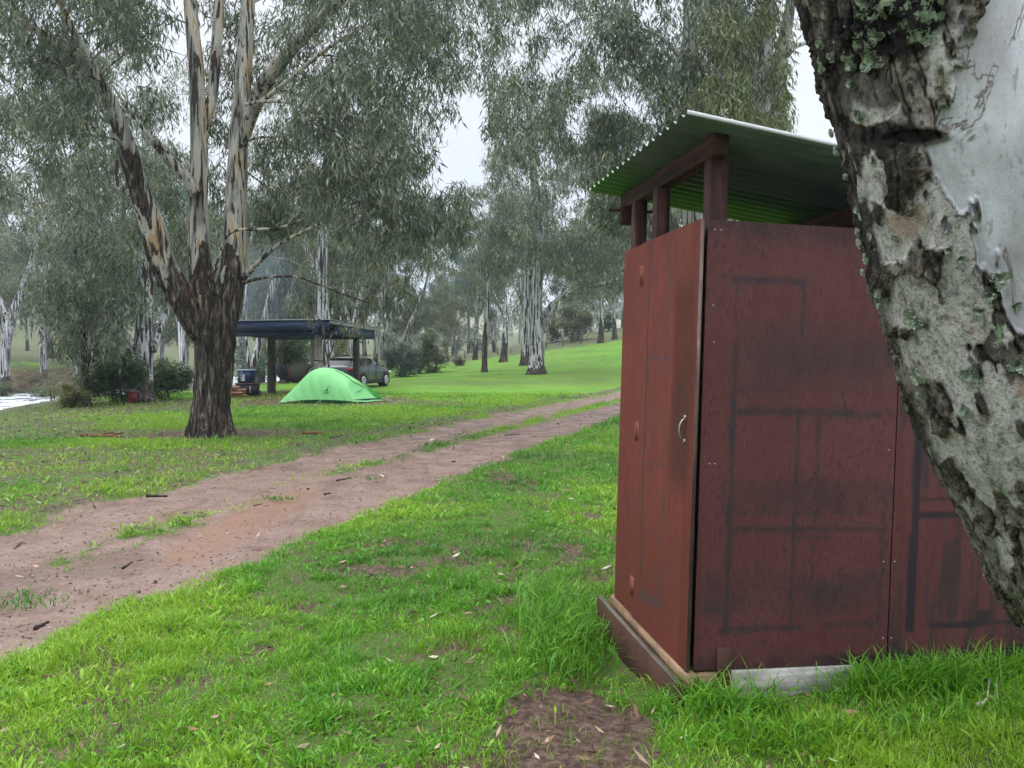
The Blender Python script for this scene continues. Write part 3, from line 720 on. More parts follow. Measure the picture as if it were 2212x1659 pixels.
# tall gums behind the red hut
simple('tall straight gum with a bare grey trunk directly behind the hut roof', 1497, 800, [(1500, 812, 52), (1500, 600, 46), (1497, 400, 41), (1493, 260, 36), (1491, 140, 33), (1493, 0, 29), (1497, -160, 24), (1505, -340, 15)],
       [(34, 1290, 1600, -320, 40, 5, .8, 1.3, 520), (36, 1330, 1640, 20, 250, 5, .7, 1.15, 470), (26, 1290, 1560, 240, 400, 4, .55, .95, 380), (26, 1060, 1330, 120, 330, 4, .7, 1.1, 420), (30, 1060, 1340, -200, 130, 4, .8, 1.2, 400), (14, 1250, 1345, 330, 480, 3, .5, .8, 260)], 53, d=24,
       extra=[[(1488, 330, 11), (1460, 345, 8), (1440, 320, 7), (1425, 290, 5), (1415, 240, 3)], [(1490, 240, 10), (1450, 300, 8), (1446, 370, 8), (1440, 420, 6)], [(1490, 150, 10), (1440, 90, 8), (1380, 60, 7), (1300, 30, 5)]],
       leaf=(.22, .038), bark=BARK_GREY, leafmat=LEAF_GUM, rough_h=.5, twigs=5, lowest=.4, wig=.2)
simple('grey double-trunked gum between the hut roof and the near leaning trunk', 1600, 800, [(1585, 812, 60), (1595, 600, 54), (1610, 420, 48), (1622, 280, 44), (1636, 170, 40), (1656, 90, 34), (1662, 0, 32), (1668, -150, 26), (1680, -320, 17)],
       [(26, 1560, 1720, -320, -20, 4, .8, 1.3, 480), (26, 1540, 1700, 0, 230, 3.5, .55, .95, 400), (14, 1640, 1720, 230, 330, 3, .3, .55, 200), (18, 1500, 1700, 200, 330, 3.5, .45, .8, 300)], 54, d=21,
       extra=[[(1640, 250, 30), (1660, 200, 30), (1680, 140, 28), (1698, 60, 24), (1712, -20, 20), (1730, -150, 14)], [(1700, 120, 12), (1720, 100, 9), (1745, 90, 8), (1790, 60, 6)], [(1640, 190, 9), (1660, 130, 8), (1672, 40, 7), (1676, -40, 6)], [(1648, 50, 9), (1620, 30, 8), (1590, 45, 6), (1545, 75, 4)],
              [(1690, 402, 7), (1720, 400, 8), (1745, 412, 8), (1770, 395, 6), (1790, 350, 5), (1800, 320, 3)], [(1700, 520, 7), (1735, 480, 7), (1765, 460, 6), (1790, 410, 4)]],
       leaf=(.21, .037), bark=BARK_GREY, leafmat=LEAF_OLIVE, rough_h=.5, twigs=5, lowest=.4)

# across the river
simple('white gum leaning right on the far river bank at the left edge of the view', 8, 812, [(4, 815, 22), (10, 770, 20), (18, 720, 20), (32, 670, 18), (50, 620, 15), (70, 560, 11), (90, 480, 8)],
       [(26, -60, 150, 500, 650, 4, .9, 1.5, 360), (16, -60, 200, 360, 520, 4, 1, 1.6, 360)], 55, d=57, extra=[[(22, 700, 10), (6, 660, 9), (-10, 620, 7)], [(40, 650, 9), (64, 634, 8), (105, 622, 6)]], rough_h=1.0, leaf=(.24, .04))
simple('pale twin-stemmed gum second from the left across the river', 94, 788, [(94, 790, 16), (93, 750, 13), (92, 710, 12), (94, 670, 10), (100, 620, 7)],
       [(18, 50, 170, 560, 660, 4, .8, 1.4, 280)], 56, d=62, extra=[[(90, 740, 7), (82, 700, 6), (74, 660, 5), (60, 630, 4)]], rough_h=1.4, leaf=(.28, .058), leafmat=LEAF_OLIVE)
simple('grey gum third from the left across the river', 164, 768, [(164, 770, 17), (165, 740, 13), (165, 700, 12), (166, 660, 10), (172, 600, 7)],
       [(18, 110, 240, 540, 670, 4, .8, 1.4, 300)], 57, d=64, rough_h=1.8, leaf=(.28, .058), extra=[[(166, 690, 6), (182, 660, 5), (196, 630, 4)]])
simple('rounded dark tree on the far paddock right of the three river gums', 212, 745, [(212, 746, 14), (211, 720, 11), (210, 690, 9), (210, 650, 6)],
       [(22, 180, 245, 620, 715, 5, .9, 1.5, 300)], 58, d=92, rough_h=4, leaf=(.34, .06), leafmat=LEAF_DARK)
simple('grey gum leaning over the river just left of the big trunk', 396, 760, [(396, 762, 17), (394, 720, 16), (388, 690, 15), (376, 650, 10), (350, 620, 8), (330, 600, 5)],
       [(16, 330, 450, 540, 640, 3, .7, 1.2, 260)], 59, d=55, rough_h=.4, leaf=(.25, .04))

# --- shrubs
def shrub(name, label, cat, X, Yb, w, h, d=None, leafmat=LEAF_DARK, n=14, per=420, seed=1, leaf=(.14, .035), group='shrubs along the river and the paddock edge', droop=.1, tilt=1.0, bark=BARK_GREY):
    rng = np.random.default_rng(seed); b = on_ground(X, Yb) if d is None else W(X, Yb, d); b[2] = gz(b[0], b[1])
    w = w/FP*b[1]; h = h/FP*b[1]
    u = rng.normal(size=(n, 3)); u /= np.linalg.norm(u, axis=1)[:, None]; u *= (rng.random(n)**.45)[:, None]
    P = b + np.array([0, 0, h*.46]) + u*np.array([w*.42, w*.32, h*.44]); r = rng.uniform(.16, .26, n)*min(w, h*1.3)
    st = []
    for j in range(3):
        a = b + np.array([rng.uniform(-.1, .1)*w, rng.uniform(-.08, .08)*w, -.05]); t = a + np.array([rng.uniform(-.25, .25)*w, rng.uniform(-.2, .2)*w, h*rng.uniform(.5, .75)])
        st.append((np.array([a, (a+t)/2+rng.normal(size=3)*.04*h, t]), np.array([.035, .025, .012])*max(1, h/2.4)))
    return make_tree(name, label, cat, st, P, r, np.full(n, per), leaf=leaf, bark=bark, leafmat=leafmat, rough_h=9, seed=seed, k_main=7, group=group, twigs=4, lowest=.1, flat=.8, spray=7, tilt=tilt, droop=droop, gap=False, flare=False)
shrub('shrub', 'dense dark green bush left of the white twin-stemmed gum', 'shrub', 246, 873, 150, 130, seed=101, n=26, per=520)
shrub('shrub', 'dark green bush between the white twin gum and the big rough trunk', 'shrub', 368, 862, 110, 105, seed=102, n=20, per=480)
shrub('shrub', 'low yellow-green bush at the water edge left of the slender dark tree', 'shrub', 152, 880, 76, 54, seed=103, leafmat=LEAF_YEL, n=12, per=420, leaf=(.11, .025))
shrub('shrub', 'wispy yellow-green bush overhanging the rapids', 'shrub', 118, 868, 90, 95, seed=104, leafmat=LEAF_YEL, n=12, per=170, leaf=(.10, .02), d=31)
shrub('shrub', 'yellowish bush behind the slender dark tree', 'shrub', 212, 850, 85, 100, seed=105, leafmat=LEAF_YEL, n=16, per=340, d=33, leaf=(.12, .03))
shrub('shrub', 'pale feathery wattle behind the dark bush', 'shrub', 262, 850, 120, 100, seed=106, leafmat=LEAF_YEL, n=14, per=260, d=38)
shrub('shrub', 'green willowy bush at the left edge above the rapids', 'shrub', 4, 848, 60, 60, seed=107, leafmat=LEAF_OLIVE, n=10, per=300, d=54)
shrub('shrub', 'grey-green scrub on the far bank above the rapids', 'shrub', 60, 838, 110, 60, seed=108, leafmat=LEAF_DRY, n=14, per=320, d=58)
shrub('shrub', 'dark scrub on the far bank right of the rapids', 'shrub', 128, 836, 100, 62, seed=109, leafmat=LEAF_DRY, n=14, per=320, d=56)
shrub('shrub', 'wide grey-green scrub on the far bank behind the rapids bushes', 'shrub', 180, 832, 130, 80, seed=122, leafmat=LEAF_DRY, n=18, per=340, d=60)
shrub('shrub', 'dark creek-side bush behind the wispy yellow-green bush', 'shrub', 96, 842, 90, 56, seed=123, leafmat=LEAF_DARK, n=14, per=340, d=53)
shrub('shrub', 'olive bush glimpsed right of the slender tree across the water', 'shrub', 330, 830, 90, 90, seed=110, leafmat=LEAF_OLIVE, n=12, per=300, d=45)
shrub('shrub', 'dark green bush seen through the shelter above the hammock', 'shrub', 628, 838, 150, 150, seed=111, leafmat=LEAF_DARK, n=26, per=480, d=44, leaf=(.18, .045))
shrub('shrub', 'olive bush behind the shelter over the car roof', 'shrub', 738, 815, 120, 95, seed=112, leafmat=LEAF_YEL, n=16, per=380, d=52, leaf=(.18, .045))
shrub('shrub', 'grey bush behind the blue tub', 'shrub', 540, 836, 110, 110, seed=113, leafmat=LEAF_BLUE, n=16, per=380, d=46, leaf=(.18, .045))
shrub('shrub', 'blue-grey wattle just right of the parked car', 'shrub', 868, 806, 92, 98, seed=114, leafmat=LEAF_BLUE, n=22, per=460, d=52, leaf=(.18, .045))
shrub('shrub', 'green wattle right of the blue-grey wattle', 'shrub', 932, 798, 92, 108, seed=115, leafmat=LEAF_OLIVE, n=22, per=460, d=58, leaf=(.2, .05))
shrub('shrub', 'rounded dark bush at the end of the far wattle row', 'shrub', 900, 800, 60, 55, seed=116, leafmat=LEAF_DARK, n=12, per=360, d=57, leaf=(.18, .045))
shrub('shrub', 'small pale tussock bush at the lawn edge right of the wattles', 'shrub', 990, 782, 36, 26, seed=117, leafmat=LEAF_DRY, n=8, per=200, d=68, leaf=(.2, .05))
shrub('shrub', 'large olive bush on the slope left of the two bank gums', 'shrub', 1240, 756, 88, 92, seed=118, leafmat=LEAF_OLIVE, n=24, per=440, d=88, leaf=(.28, .07))
shrub('shrub', 'grey-green bush beside the large olive bush on the slope', 'shrub', 1203, 758, 60, 62, seed=119, leafmat=LEAF_DRY, n=16, per=380, d=92, leaf=(.28, .07))
shrub('shrub', 'dark bush between the two bank gums', 'shrub', 1312, 742, 50, 50, seed=120, leafmat=LEAF_DARK, n=12, per=300, d=96, leaf=(.28, .07))
shrub('shrub', 'pale olive bush behind the bank gums on the crest', 'shrub', 1270, 740, 60, 70, seed=121, leafmat=LEAF_OLIVE, n=14, per=340, d=100, leaf=(.28, .07))

# --- the wood behind: each tree its own thing, copied from four kinds
def proto(seed, H, leafmat, bark, name='gum_tree', sp=1.0):
    rng = np.random.default_rng(seed); st = []; 
    n = rng.integers(1, 4); x = rng.normal(size=2)*.03*H
    main = np.array([[0, 0, -.1], [x[0]*.5, x[1]*.5, .28*H], [x[0], x[1]*1.2, .55*H], [x[0]*1.4, x[1], .86*H]]); st.append((main, np.array([.03, .021, .014, .005])*H*.62))
    for j in range(n):
        a = rng.random()*6.28; z = rng.uniform(.15, .4)*H; s = np.array([np.interp(z, main[:, 2], main[:, 0]), np.interp(z, main[:, 2], main[:, 1]), z])
        o = np.array([math.cos(a), math.sin(a), 0]); st.append((np.array([s, s+o*.07*H+[0, 0, .14*H], s+o*.15*H+[0, 0, .32*H], s+o*.19*H+[0, 0, .48*H]]), np.array([.012, .010, .007, .003])*H*.7))
    m = 74; u = rng.normal(size=(m, 3)); u /= np.linalg.norm(u, axis=1)[:, None]; u *= (rng.random(m)**.42)[:, None]
    P = np.array([x[0], x[1], .64*H]) + u*np.array([.24*sp, .24*sp, .34])*H; r = rng.uniform(.032, .066, m)*H
    root = make_tree(name, 'x', 'tree', st, P, r, (r/r.mean()*200).astype(int), leaf=(.34, .085), bark=bark, leafmat=leafmat, rough_h=.12*H, seed=seed, k_main=9, twigs=3, gap=False, flare=False, lowest=.35, spray=9)
    return root
def put(src, x, y, s, rz, label, group='trees of the background wood', used=set()):
    if src.name not in used: used.add(src.name); r = src; kids = []
    else:
        r = src.copy(); COL.objects.link(r)
        for c in list(src.children): k = c.copy(); COL.objects.link(k); k.parent = r
    r.location = (x, y, float(gz(x, y))-.05); r.scale = (s, s, s*1.0); r.rotation_euler = (0, 0, rz)
    tag(r, label, 'tree', group)
    return r
PR = [proto(201, 15, LEAF_FAR, BARK_WHITE), proto(202, 17, LEAF_OLIVE, BARK_GREY), proto(203, 13, LEAF_FAR, BARK_GREY), proto(204, 18, LEAF_BLUE, BARK_WHITE, sp=.9)]
WOOD = [(945, 104, 2, .85, 'grey gum closing the gap beyond the green wattle'), (978, 112, 1, .9, 'olive gum far beyond the pale tussock bush'), (1012, 118, 3, .95, 'blue-grey gum farthest off left of the thin charred-foot gum'), (15, 74, 0, 1.15, 'pale gum towering behind the leaning white gum across the river'), (110, 82, 1, 1.2, 'olive gum behind the twin-stemmed river gum'), (185, 70, 2, 1.1, 'grey gum behind the slender river bank tree'), (300, 66, 3, 1.15, 'blue-grey gum straight behind the white twin-stemmed gum'), (450, 72, 1, 1.1, 'olive gum mostly hidden behind the big rough trunk'),   # X px, distance, proto, scale, label
 (-60, 66, 1, .9, 'olive gum past the left edge across the river'), (60, 96, 2, .8, 'small gum on the far paddock at the left edge'), (130, 104, 0, .8, 'pale small gum on the far paddock between two river gums'),
 (262, 76, 1, 1.0, 'olive gum across the river above the dark bush'), (345, 84, 0, 1.0, 'pale gum on the far bank left of the big trunk'), (405, 92, 2, .95, 'small grey gum far behind the big trunk'),
 (480, 58, 0, 1.0, 'pale gum hidden behind the big trunk'), (520, 66, 3, .95, 'blue-grey gum seen above the left end of the shelter roof'), (562, 52, 1, .9, 'olive gum above the blue tub'),
 (590, 74, 2, 1.1, 'grey gum far behind the left shelter post'), (628, 60, 0, 1.0, 'pale gum above the middle of the shelter roof'), (660, 80, 3, 1.0, 'blue-grey gum deep behind the hammock'),
 (684, 56, 2, 1.0, 'grey gum just left of the tall pale gum behind the shelter'), (728, 66, 1, .95, 'olive gum above the right end of the shelter roof'), (770, 78, 0, .9, 'pale gum far behind the car'),
 (790, 62, 2, .9, 'grey gum rising behind the car roof'), (842, 70, 3, .78, 'blue-grey gum behind the blue-grey wattle'), (880, 84, 2, .62, 'low grey gum behind the wattle row'),
 (925, 90, 0, .55, 'short pale gum behind the green wattle'), (965, 96, 1, .62, 'short olive gum beyond the end of the wattle row'),
 (1026, 78, 3, .8, 'blue-grey gum just behind the thin charred-foot gum'), (1068, 90, 0, .95, 'pale gum between the thin gum and the forked gum'),
 (1150, 110, 1, 1.1, 'olive gum far behind the broad lawn gum'), (1222, 104, 0, 1.0, 'pale gum above the grey-green slope bush'),
 (1262, 112, 2, 1.1, 'grey gum above the large slope bush'), (1300, 118, 1, 1.1, 'olive gum on the crest behind the bank gums'), (1345, 104, 0, 1.1, 'pale gum on the crest at the hut edge'),
 (1420, 70, 3, 1.0, 'blue-grey gum behind the hut door top'), (1560, 60, 1, 1.0, 'olive gum behind the middle of the hut roof'), (1690, 64, 0, .8, 'pale gum low behind the right of the hut roof'),
 (1460, 46, 2, 1.0, 'grey gum seen through the opening under the hut roof'), (1840, 54, 2, .9, 'grey gum hidden behind the leaning trunk')]
for i, (X, d, k, s, lab) in enumerate(WOOD):
    p = W(X, 760, d); put(PR[k], p[0], p[1], s*(1.0+.1*math.sin(i*2.3)), i*1.7, lab)

def far_wood():
    """the wooded slopes far beyond, one mass"""
    rng = np.random.default_rng(77); C = []; rr = []; mb = MB(); rg = []
    for q in range(230):
        y = rng.uniform(118, 420); x = rng.uniform(-.9, .95)*y
        if x < bank_x(y)-4 and x > bank_x(y)-30 and y < 135: continue
        H = rng.uniform(9, 17)*(.55 if (-.33 < x/y < -.02) else 1)*(1 if y < 250 else 1.1); z = float(gz(x, y))
        V, F = tube([(x, y, z-.3), (x+rng.normal()*.4, y, z+H*.4), (x+rng.normal()*.8, y, z+H*.75)], [.28, .2, .08], 5, False); mb.add(V, F); rg.append(np.full(len(V), .3))
        for j in range(9):
            C.append((x+rng.normal()*H*.17, y+rng.normal()*H*.17, z+H*rng.uniform(.38, .95))); rr.append(H*rng.uniform(.11, .2))
    mbo = mb
    V, F, t = leaves(np.array(C), np.array(rr), np.full(len(C), 60), .9, .34, rng, gap=False, spray=5, tilt=.7)
    n = mb.n; Vt = np.concatenate(mb.V); Ft = np.concatenate(mb.F[4])
    o = mk('far_woodland', np.concatenate([V, Vt]), [F, Ft+len(V)], LEAF_FAR, attrs={'tint': np.concatenate([t, np.full(n, .6)])})
    tag(o, 'hazy woodland massed on the far slopes', 'woodland', kind='stuff')
far_wood()

# ------------------------------------------------------------------ the red hut
def ply_mat(name, c, stain=(.055, .042, .044), rust=(.075, .020, .011)):
    m = Mat(name, .72, .25); v = m.coord((1, 1, 1)); st = m.attr('stain'); ru = m.attr('rust'); bl = m.attr('black')
    big = m.noise(1.6, 5, v, .6); fine = m.noise(85, 5, m.coord((1, 1, .22)), .75); mid = m.noise(9, 5, m.coord((1, 1, .45)), .65)
    base = m.mix(m.mr(big, .35, .65, 0, .5), c, tuple(x*.62 for x in c))
    base = m.mix(m.mr(mid, .42, .72, 0, .35), base, (.085, .04, .04))
    base = m.mix(m.mr(fine, .50, .66, 0, .6), base, tuple(x*.42 for x in c)); base = m.mix(m.mr(fine, .34, .44, .3, 0), base, tuple(min(1, x*1.7) for x in c))
    base = m.mix(m.math('MULTIPLY', ru, .9), base, rust)
    sf = m.math('MULTIPLY', st, m.mr(fine, .25, .62, .55, 1))
    base = m.mix(sf, base, stain)
    base = m.mix(m.math('MULTIPLY', bl, .92), base, (.018, .018, .024))
    sp = m.vor(38, v); spots = m.mr(sp, .07, .12, .75, 0)
    spots = m.math('MULTIPLY', spots, m.mr(m.noise(2.3, 3, v), .5, .62))
    base = m.mix(spots, base, (.03, .015, .012))
    m.col(base); m.rough(m.mr(mid, .3, .7, .55, .85)); m.bump(m.math('ADD', fine, mid), .18, .004)
    return m.m
PLY = ply_mat('red_formply', (.118, .041, .039), stain=(.028, .028, .031)); PLYD = ply_mat('red_door_ply', (.158, .036, .025))
def streak_wood(name, c0, c1, c2, axis=2, rough=.8):
    m = Mat(name, rough, .25); s = [22, 22, 22]; s[axis] = 1.2
    g = m.noise(1.0, 6, m.coord(tuple(s)), .6, .8); h = m.noise(5, 4, m.coord(), .6)
    m.col(m.mix(m.mr(h, .35, .7, 0, .5), m.ramp(g, [(.3, c0), (.5, c1), (.68, c2)]), tuple(x*.5 for x in c0))); m.bump(g, .35, .004)
    return m.m
POST = streak_wood('stained_red_timber', (.022, .012, .011), (.050, .024, .021), (.12, .06, .05))
BEAM = streak_wood('brown_beam_timber', (.025, .013, .010), (.060, .028, .020), (.11, .05, .032), axis=1)
PALEW = streak_wood('weathered_pale_plank', (.20, .19, .18), (.42, .40, .38), (.62, .60, .56), axis=0)
TANW = streak_wood('tan_floor_timber', (.09, .055, .035), (.24, .145, .088), (.38, .25, .16), axis=1)
SKID = solid('rusty_steel_skid', (.075, .032, .022), .75, .3, .5, 5, .3)
PLYEDGE = streak_wood('ply_edge', (.045, .03, .028), (.14, .09, .08), (.30, .22, .2), axis=2)

def hut():
    z0 = 3.60
    O = W(1492, 1449, z0); gh = float(gz(O[0], O[1]))
    root = empty('toilet_hut', (O[0], O[1], O[2]), 'dark red plywood hut with a pale corrugated roof on open posts', 'hut')
    root.rotation_euler = (0, R(1.5), R(9.6))
    # EX along the side wall, EY along the door face (away from the camera), local z up; H wall height
    H, LW, LD, T = 2.115, 2.5, 1.14, .018
    def panel(name, x0, x1, z1, mat, fn, parent=root, res=.0075):
        nx, nz = int((x1-x0)/res), int(z1/res); xs = np.linspace(x0, x1, nx); zs = np.linspace(0, z1, nz)
        Xg, Zg = np.meshgrid(xs, zs); V = np.stack([Xg, 0*Xg, Zg], -1).reshape(-1, 3); idx = np.arange(nx*nz).reshape(nz, nx)
        Q = np.stack([idx[:-1, :-1], idx[:-1, 1:], idx[1:, 1:], idx[1:, :-1]], -1).reshape(-1, 4)
        # rim and back
        n0 = len(V); B = np.array([(x0, 0, 0), (x1, 0, 0), (x1, 0, z1), (x0, 0, z1), (x0, T, 0), (x1, T, 0), (x1, T, z1), (x0, T, z1)])
        F2 = np.array([[0, 4, 5, 1], [1, 5, 6, 2], [2, 6, 7, 3], [3, 7, 4, 0], [5, 4, 7, 6]])+n0
        st, ru, bl = fn(Xg, Zg)
        A = {k: np.concatenate([a.reshape(-1), np.full(8, .3)]) for k, a in (('stain', st), ('rust', ru), ('black', bl))}
        return V, B, Q, F2, A
    def band(a, lo, hi, s=.012, e=0): return sstep(lo-s, lo+s, a+e)*(1-sstep(hi-s, hi+s, a+e))
    def side_a(x, z):
        n = (fbm(x*14, z*14, 0, 81, 4)-.5) + .8*(fbm(x*75, z*60, 0, 88, 2)-.5); n2 = fbm(x*3, z*3, 0, 82, 4)-.5; grain = fbm(x*60, z*9, 0, 83, 3)
        e = n*.03; st = 0*x
        u, w = x, z/H                       # w: fraction of height
        def hb(w0, w1, x0, x1, a): return a*band(w, w0, w1, .006, e*.35)*band(x, x0, x1, .02, e)
        def vb(x0, x1, w0, w1, a): return a*band(x, x0, x1, .008, e*.5)*band(w, w0, w1, .01, e)
        for q in (hb(.868, .882, .14, .52, .75), hb(.622, .634, .17, .45, .6), hb(.572, .590, .18, .80, .85), hb(.572, .588, .80, 1.0, .5), hb(.35, .358, .12, 1.0, .6), hb(.312, .322, .17, .62, .8), hb(.308, .320, .45, 1.0, .7), hb(.29, .302, .50, .70, .6),
                  hb(.082, .096, .14, .56, .85), hb(.088, .100, .68, 1.0, .6), vb(.155, .185, .08, .74, .85), vb(.16, .172, .5, .88, .5), vb(.495, .515, .74, .885, .75), vb(.49, .512, .08, .58, .8), vb(.60, .618, .33, .57, .75), vb(.595, .610, .16, .30, .75), vb(.15, .165, .88, .78, .5), vb(.955, .985, .08, .42, .55)):
            st = np.maximum(st, q)
        st = np.maximum(st, .55*band(w, .36, .43, .012, e)*band(x, .10, 1.1, .05, e)*(.6+n2*1.6))
        st = np.maximum(st, .62*band(w, .125, .215, .02, n2*.05)*band(x, .03, .98, .05, e)*(.75+n2*1.6))
        st = np.maximum(st, .6*sstep(.60, .70, w+n2*.1)*(1-sstep(.72, .82, w+n2*.12))*sstep(.1, .35, x))
        st = np.maximum(st, .55*sstep(.94, 1.0, w+n2*.04))
        st = st*(.55+.75*grain)*(1+n*.9)
        bl = .8*sstep(.62, .80, (1-sstep(0, .065, w))+n2*1.1+n*.6)*sstep(.45, .8, x+n2*.3)
        bl = np.maximum(bl, .55*(1-sstep(0, .035, w+n*.05)))
        dots = sstep(.74, .80, fbm(x*70, z*55, 0, 85, 2))*sstep(.45, .6, fbm(x*2.5, z*2.5, 0, 86, 2)); bl = np.maximum(bl, dots*.6)
        ru = .5*np.exp(-((x-.68)/.012)**2)*band(w, .03, .085, .01) + .35*(1-sstep(0, .06, x))*(1-sstep(.2, .5, w))
        return np.clip(st, 0, 1), np.clip(ru, 0, 1), np.clip(bl, 0, 1)
    def side_b(x, z):
        n = fbm(x*14, z*14, 0, 91, 4)-.5; n2 = fbm(x*3, z*3, 0, 92, 4)-.5; w = z/H; e = n*.02
        def hb(w0, w1, x0, x1, a): return a*band(w, w0, w1, .004, e*.3)*band(x, x0, x1, .012, e)
        def vb(x0, x1, w0, w1, a): return a*band(x, x0, x1, .006, e*.5)*band(w, w0, w1, .006, e*.4)
        bl = 0*x
        for q in (vb(1.125, 1.165, .30, .75, .95), vb(1.115, 1.165, .07, .30, .95), hb(.337, .352, 1.16, 1.6, .9), hb(.378, .385, 1.16, 1.6, .7), hb(.075, .090, 1.25, 1.55, .9), hb(.08, .088, 1.6, 2.2, .85), hb(.08, .115, 1.50, 1.60, .75), vb(1.50, 1.515, .09, .33, .5), vb(1.585, 1.60, .09, .25, .7), hb(.66, .68, 1.16, 2.2, .8)):
            bl = np.maximum(bl, q)
        bl = np.maximum(bl, .75*sstep(.60, .82, (1-sstep(0, .075, w))+n2*.9+n*.5))
        drip = fbm(x*26, z*2.2, 0, 93, 3)
        st = .7*sstep(.5, .66, drip+n2*.5+.12*np.sin(w*14))*(.6+.8*n2+.4)
        ru = .35*sstep(.62, .72, fbm(x*20, z*3, 0, 95, 2))
        return np.clip(st, 0, 1), np.clip(ru, 0, 1), np.clip(bl, 0, 1)
    for x0, x1, fn in ((0.012, 1.018, side_a), (1.024, 2.04, side_b), (2.046, 2.5, side_b)):
        V, B, Q, F2, A = panel('p', x0, x1, H, PLY, fn)
        mk('side_panel', np.concatenate([V, B]), [np.concatenate([Q, F2])], PLY, root, attrs=A)
    # door face: panels lie in local y-z at x = -T..0 ; V x-> y
    def turn(V): return np.stack([-.030-V[:, 1]*0 + 0*V[:, 0], V[:, 0], V[:, 2]], -1)
    def door_fn(y, z):
        n = fbm(y*14, z*14, 0, 101, 4)-.5; n2 = fbm(y*3, z*2, 0, 102, 4)-.5; w = z/H; e = n*.02
        st = .85*band(y, .655, .672, .004, e*.35)*band(w, .1, 1.0, .01) + .5*band(y, .34, .375, .008, e)*band(w, .08, 1, .01)
        st += .7*band(w, .69, .703, .003, e*.3)*band(y, .36, .66, .01)+.55*band(w, .425, .433, .003, e*.3+.02*(y-.5))*band(y, .36, .66, .01)+.7*band(w, .075, .10, .006, e+.06*(y-.5))*band(y, .3, .68, .01) + .5*band(w, .255, .262, .002, e*.3-.03*(y-.5))*band(y, .36, .62, .01)
        ru = .95*band(y, .05, .30, .05, e+n2*.15)*band(w, .38, .90, .05, n2*.2)*(.5+.9*(n2+.5)) + .4*band(y, 0, .09, .02, e) + .35*(1-sstep(.0, .35, w+n2*.3))
        bl = .30*band(y, .08, .24, .03, e)*band(w, .40, .66, .03, n2*.1); bl = np.maximum(bl, .75*band(y, .655, .668, .003, e*.3)*band(w, .1, 1.0, .01)*(.5+n2+.3))
        return np.clip(st, 0, 1), np.clip(ru, 0, 1), np.clip(bl, 0, 1)
    def ypanel(name, y0, y1, xo, fn):
        V, B, Q, F2, A = panel('p', y0, y1, H, PLYD, fn)
        Vn = np.stack([np.full(len(V), xo), V[:, 0], V[:, 2]], -1); Bn = np.stack([xo + B[:, 1], B[:, 0], B[:, 2]], -1)
        return mk(name, np.concatenate([Vn, Bn]), [np.concatenate([Q, F2])[:, ::-1]], PLYD, root, attrs=A)
    ypanel('front_panel', .790, LD, -.022, door_fn)
    door = ypanel('door', -.012, .785, -.030, door_fn)
    e = MB(); e.box((-.0301+.001, -.0145, 0), (-.012, -.0122, H)); e.build('door_edge', PLYEDGE, door)
    # hinges and handle
    HM = solid('rusty_hinge', (.26, .085, .055), .7, .3, .3)
    for zc in (H*.915, H*.50, H*.082):
        b = MB(); b.box((-.0345, .762, zc-.052), (-.0225, .812, zc+.052)); b.tube([(-.037, .787, zc-.054), (-.037, .787, zc+.054)], .0065, 8)
        for dz in (-.035, 0, .035): b.box((-.036, .775, zc+dz-.004), (-.0345, .781, zc+dz+.004))
        b.build('hinge', HM, door)
    HS = Mat('galvanised_handle', .35, .5); HS.col((.36, .34, .31)); HS.b.inputs['Metallic'].default_value = .8
    b = MB(); zc = H*.535; t = np.linspace(0, 1, 13); P = np.stack([-.031-.026*np.sin(np.pi*t)**.6, .098+0*t, zc-.052+.104*t], -1); b.tube(P, .005, 8)
    b.box((-.034, .085, zc-.068), (-.0295, .111, zc-.046)); b.box((-.034, .085, zc+.046), (-.0295, .111, zc+.068)); b.build('handle', HS.m, door)
    # back and far walls so that the hut is closed
    b = MB(); b.box((.012, LD-.02, 0), (LW, LD, H)); b.box((LW-.02, .02, 0), (LW-.001, LD-.021, H)); b.build('rear_wall', PLY, root, attrs=None)
    # frame posts
    RZ = H+.345
    def roofz(x): return RZ + .055 - .128*(x)       # underside of sheet falls to the right
    def post(x, y, w=.07, dpt=.07, z0=.3, z1=None):
        b = MB(); b.box((x, y, z0), (x+w, y+dpt, z1 or roofz(x)-.105), bev=.004); b.build('post', POST, root)
    post(.022, .022, .092, .07, z1=roofz(.07)-.10); post(.0, .66, .075, .075, z0=1.7, z1=roofz(.07)-.10); post(.0, 1.03, .075, .075, z0=1.7, z1=roofz(.07)-.10)
    post(2.38, .03); post(2.38, 1.02)
    b = MB(); b.box((.01, -.035, roofz(.09)-.10), (.085, 1.36, roofz(.01)-.012), bev=.004); b.build('beam', BEAM, root)
    b = MB(); b.box((-.015, 1.262, roofz(0)-.215), (.125, 1.30, roofz(0)-.10), bev=.003); b.tube([(-.09, 1.28, roofz(0)-.125), (.2, 1.28, roofz(0)-.125)], .010, 6); b.build('beam_block', BEAM, root)
    b = MB(); b.box((1.12, .02, roofz(1.2)-.125), (1.195, 1.30, roofz(1.2)-.012+.006), bev=.004); b.build('beam', BEAM, root)
    b = MB(); b.box((2.36, .02, roofz(2.45)-.12), (2.43, 1.30, roofz(2.45)-.010), bev=.004); b.build('beam', BEAM, root)
    # corrugated roof: ridges run along x, wave along y
    xs = np.array([-.17, -.165, 0, .4, .8, 1.2, 1.6, 2.0, 2.4, 2.7]); ys = np.linspace(-.155, 1.50, 22*12)
    Xg, Yg = np.meshgrid(xs, ys); Zg = roofz(Xg) + .0125*np.sin(Yg/.097*2*np.pi)+.010 + .035*np.clip(-Xg-.0, 0, 1)*0
    V = np.stack([Xg, Yg, Zg], -1).reshape(-1, 3); n, k = Xg.shape; idx = np.arange(n*k).reshape(n, k)
